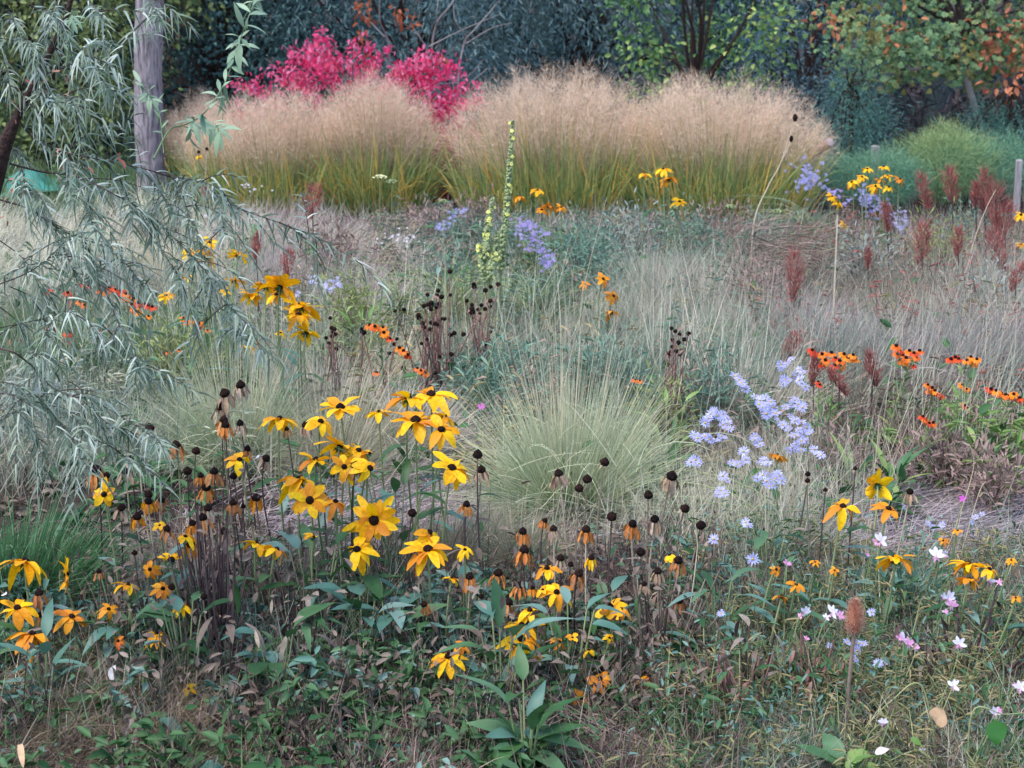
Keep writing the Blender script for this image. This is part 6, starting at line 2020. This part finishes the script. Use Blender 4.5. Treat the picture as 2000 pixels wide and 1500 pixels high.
leafy('biggest dark green leaf rosette at the bottom centre', 1030, 3.6, [(11, .11, .042, (5, 45), .35, (.03, .09)), (8, .10, .036, (35, 75), .5, (.08, .2))])
leafy('dark leafy clump directly below the yellow column', 980, 3.92, [(10, .11, .034, (20, 70), .5, (.06, .24))])
leafy('leafy clump with greyish leaves right of the yellow column', 1120, 4.0, [(10, .09, .03, (10, 60), .7, (.08, .24))], 'leafblue')
leafy('broad pale sage leaves right of the double bloom stalk', 755, 4.2, [(9, .11, .048, (10, 50), .3, (.06, .17))], 'leafblue')
leafy('broad green leaves left of the sage leaved plant', 700, 4.2, [(8, .1, .04, (15, 60), .4, (.08, .2))])
leafy('upright leafy shoot beside the topmost yellow blooms', 770, 4.7, [(6, .09, .026, (35, 75), .3, (.22, .38)), (5, .1, .03, (20, 60), .4, (.1, .22))])
leafy('leafy clump under the fading golden bloom', 600, 4.3, [(11, .09, .032, (20, 70), .45, (.08, .26))])
leafy('green leafy plant in the left brown stems', 330, 4.05, [(11, .08, .028, (10, 60), .6, (.05, .2))])
leafy('leafy plant between the left edge blooms and the brown stems', 205, 4.1, [(11, .09, .03, (10, 60), .5, (.05, .17))])
leafy('blue green leaves at the left picture edge', 40, 3.95, [(9, .1, .026, (20, 70), .5, (.04, .16))], 'leafblue')
leafy('dark leaves below the brown stem bundle', 520, 3.95, [(10, .1, .04, (10, 60), .5, (.05, .18))])
leafy('round blue green leaf plant at the bottom left', 330, 3.5, [(4, .06, .052, (5, 25), .2, (.03, .06)), (5, .035, .028, (0, 30), .2, (.01, .04))], 'leafblue', prof='round')
leafy('low drooping green leaf pair left of the yellow scraps', 270, 3.75, [(3, .09, .04, (0, 20), .6, (.05, .08))])
leafy('dark arching leaves right of the rightmost black cap', 1420, 4.2, [(9, .11, .022, (15, 60), .7, (.1, .2))], prof='lance')
leafy('dark curved leaves beside the long pale stalk', 1400, 4.0, [(9, .1, .024, (0, 45), .7, (.05, .15))], prof='lance')
leafy('yellow green leaves at the bottom right', 1690, 3.48, [(9, .09, .042, (0, 35), .3, (.03, .07))], 'leaflime')
leafy('small leafy plant behind the orange bells', 900, 4.3, [(9, .07, .028, (10, 60), .5, (.06, .18))], 'leafblue')
leafy('leafy plant with grey leaves right of the orange bells', 1190, 4.25, [(9, .07, .026, (10, 60), .5, (.06, .18))], 'leafblue')
leafy('green leaves beneath the low aster', 1520, 4.7, [(9, .07, .03, (10, 50), .5, (.08, .2))])
leafy('green leaf tuft between the wide swept yellow bloom and the lilac daisies', 1540, 4.4, [(10, .06, .024, (10, 60), .5, (.06, .2))])
leafy('green leaf tuft under the upper white gaura', 1760, 4.45, [(10, .06, .024, (10, 60), .5, (.05, .14))], 'leafblue')
leafy('leafy bright green clump below the second orange sneezeweed', 1680, 5.5, [(10, .12, .02, (35, 80), .5, (.02, .1))], 'leaflime', prof='lance')
leafy('bright green leaves at the foot of the slanting orange sneezeweed', 1760, 5.4, [(10, .12, .024, (30, 75), .5, (.02, .1))], 'leaflime', prof='lance')
leafy('light green leafy shoots below the row of orange flowers', 1930, 5.5, [(14, .1, .018, (40, 80), .4, (.02, .22))], 'leaflime', prof='lance')
leafy('yellow green seedlings right of the big pale grass', 1310, 5.7, [(12, .07, .016, (30, 80), .4, (.1, .3))], 'leaflime', prof='lance')
leafy('olive leafy plant right of the middle yellow bunch', 705, 7.0, [(24, .09, .014, (20, 80), .5, (.1, .34))], 'leaflime', prof='lance')
leafy('green leafy plant left of the mullein foot', 850, 7.3, [(22, .09, .016, (20, 80), .5, (.1, .36))], 'leaf', prof='lance')
leafy('green leafy shoots between the left orange sneezeweeds', 210, 6.8, [(18, .1, .03, (20, 80), .5, (.08, .3))], 'leaf')
leafy('withered brown leaf plant in the centre left foreground', 570, 4.05, [(14, .06, .016, (-40, 40), .8, (.08, .26))], 'brownleaf', stem='darkstem', prof='lance')
leafy('withered brown leaf plant under the left brown stem bundle', 420, 3.98, [(14, .07, .018, (-50, 30), .8, (.06, .26))], 'brownleaf', stem='darkstem', prof='lance')
leafy('withered brown leaf plant below the pale rayed cone', 1300, 4.1, [(14, .06, .014, (-50, 30), .8, (.06, .24))], 'brownleaf', stem='darkstem', prof='lance')
leafy('withered brown leaf plant left of the teasel', 1500, 3.9, [(12, .05, .014, (-40, 60), .8, (.05, .2))], 'brownleaf', stem='darkstem', prof='lance')
leafy('withered dark leaf plant low at the right', 1840, 3.95, [(12, .05, .012, (-40, 60), .8, (.05, .2))], 'brownleaf', stem='darkstem', prof='lance')


# bundle of dark brown dead stems
def bundle(label, x, Y, H, w, n, m='darkstem'):
    b = G(x, Y)
    mb = MB()
    for k in range(n):
        o = np.array([R.gauss(0, w), R.gauss(0, w), 0])
        h = H * R.uniform(.5, 1.1)
        e = b + o * 2.2 + np.array([0, 0, h])
        tube(mb, bez(b + o * .6, (b + o + e) / 2 + rng.normal(size=3) * .012, e, 8), np.linspace(.0035, .0018, 8), 4)
        for j in range(3):
            c = b + o + (e - b - o) * R.uniform(.3, .95)
            a = R.uniform(0, 6.28)
            bigleaf(mb, c, np.array([math.cos(a), math.sin(a), -.8]), np.array([0, 0, 1.]), R.uniform(.02, .05), .01, .4, twist=1.2, wave=.15)
    tag(mb.build('dead_stems', m, base=b), label, 'dead stems', 'bundles of dead stems')


bundle('dense bundle of purplish brown dead stems under the left seed heads', 400, 4.15, .36, .02, 34)
bundle('loose brown dead stems below the rightmost seed heads', 1300, 4.15, .24, .035, 40, 'drystem')
bundle('upright brown dead stems beside the low asters', 1395, 4.6, .2, .02, 18, 'drystem')
bundle('dark brown dead stems left of the teasel', 1610, 3.95, .17, .03, 14, 'darkred')
bundle('short russet dead stems at the bottom right of centre', 1470, 3.85, .16, .035, 16, 'darkred')
bundle('brown dead stems behind the low yellow pair', 570, 4.35, .2, .03, 22, 'drystem')
bundle('dark dead stems at right behind the white butterfly gaura', 1940, 4.1, .2, .04, 16, 'darkstem')


# single fallen leaves and stones
def fallen(label, x, y, L, W, m, prof='ovate', el=20, az=0, name='fallen_leaf', cat='leaf', Y=None):
    # lies on the ground plants where the line of sight meets it
    Y = Y or yn(y)
    c = P(x, y, Y)
    mb = MB()
    d = nvec(el, az)
    bigleaf(mb, c - d * L * mp(Y) * .5, d, np.array([0, -.6, .8]), L * mp(Y), W * mp(Y), .12, .1, prof, wave=.06)
    tag(mb.build(name, m, base=c), label, cat)


M['peach'] = mat('peach dead leaf', [(226, 188, 150), (216, 176, 140)], rough=.75, trans=.2, noise=.15, nscale=60)
M['vivid'] = mat('vivid green leaf', [(58, 112, 50), (68, 122, 58)], rough=.5, trans=.25, noise=.1)
M['ivory'] = mat('ivory dead leaf', [(205, 198, 196), (190, 180, 180)], rough=.8, trans=.1, noise=.2, nscale=80)
fallen('round peach coloured fallen leaf lying on wiry stems at lower right', 1834, 1400, 44, 42, 'peach', 'round', 60, 20, Y=3.52)
fallen('large vivid green leaf at the right bottom', 1946, 1432, 54, 46, 'vivid', 'ovate', -70, 10, Y=3.5)
fallen('torn whitish leaf sticking up at lower left', 219, 1314, 40, 22, 'ivory', 'ovate', 65, 40, Y=3.75)
fallen('yellow orange stick like leaf in the bottom left corner', 42, 1476, 50, 14, 'peach', 'strap', -50, 20, Y=3.48)
fallen('pale tan dead leaf among the leaves, lower centre left', 502, 1248, 40, 9, 'tan', 'lance', -60, 30, Y=3.85)
fallen('pale curled dead leaf above the pale tan one', 530, 1185, 32, 7, 'tan', 'lance', -75, -20, Y=4.05)
fallen('small white leaf flake at the left edge', 8, 1160, 20, 12, 'ivory', 'round', 20, 30, Y=4.1)
fallen('white petal beside the three petalled yellow bloom', 502, 893, 18, 14, 'white', 'round', 30, 30, name='fallen_petal', cat='petal', Y=4.6)
fallen('yellowed leaf by the purple brown bundle', 426, 1206, 26, 14, 'peach', 'ovate', 40, 30, Y=4.1)
fallen('orange brown leaf low by the bottom leaves', 136, 1452, 18, 14, 'rust', 'ovate', 40, 30, Y=3.82)
fallen('pale leaf curling over the yellow green leaves at the bottom', 1722, 1466, 34, 18, 'ivory', 'ovate', 30, 60, Y=3.46)
fallen('small yellow green leaf left of the peach leaf', 1790, 1448, 28, 16, 'leaflime', 'ovate', -20, 60, Y=3.5)
fallen('ribbed dead leaf in the bottom left dry grass', 64, 1408, 30, 10, 'ivory', 'lance', -50, 30, Y=3.88)
for lb, x, Y, r in [('white stone in the bottom left soil', 180, 3.62, 12), ('pale grey stone at the very bottom left', 75, 3.52, 12), ('pale stone at the bottom edge, left of centre', 155, 3.5, 12)]:
    b = G(x, Y)
    mb = MB()
    V = []
    ball(mb, b + np.array([0, 0, r * mp(Y) * .5]), r * mp(Y), seg=9, sq=.6)
    mb.V[0] = mb.V[0] + rng.normal(size=mb.V[0].shape) * r * mp(Y) * .06
    tag(mb.build('stone', 'ivory', base=b), lb, 'stone', 'pale stones on the soil')
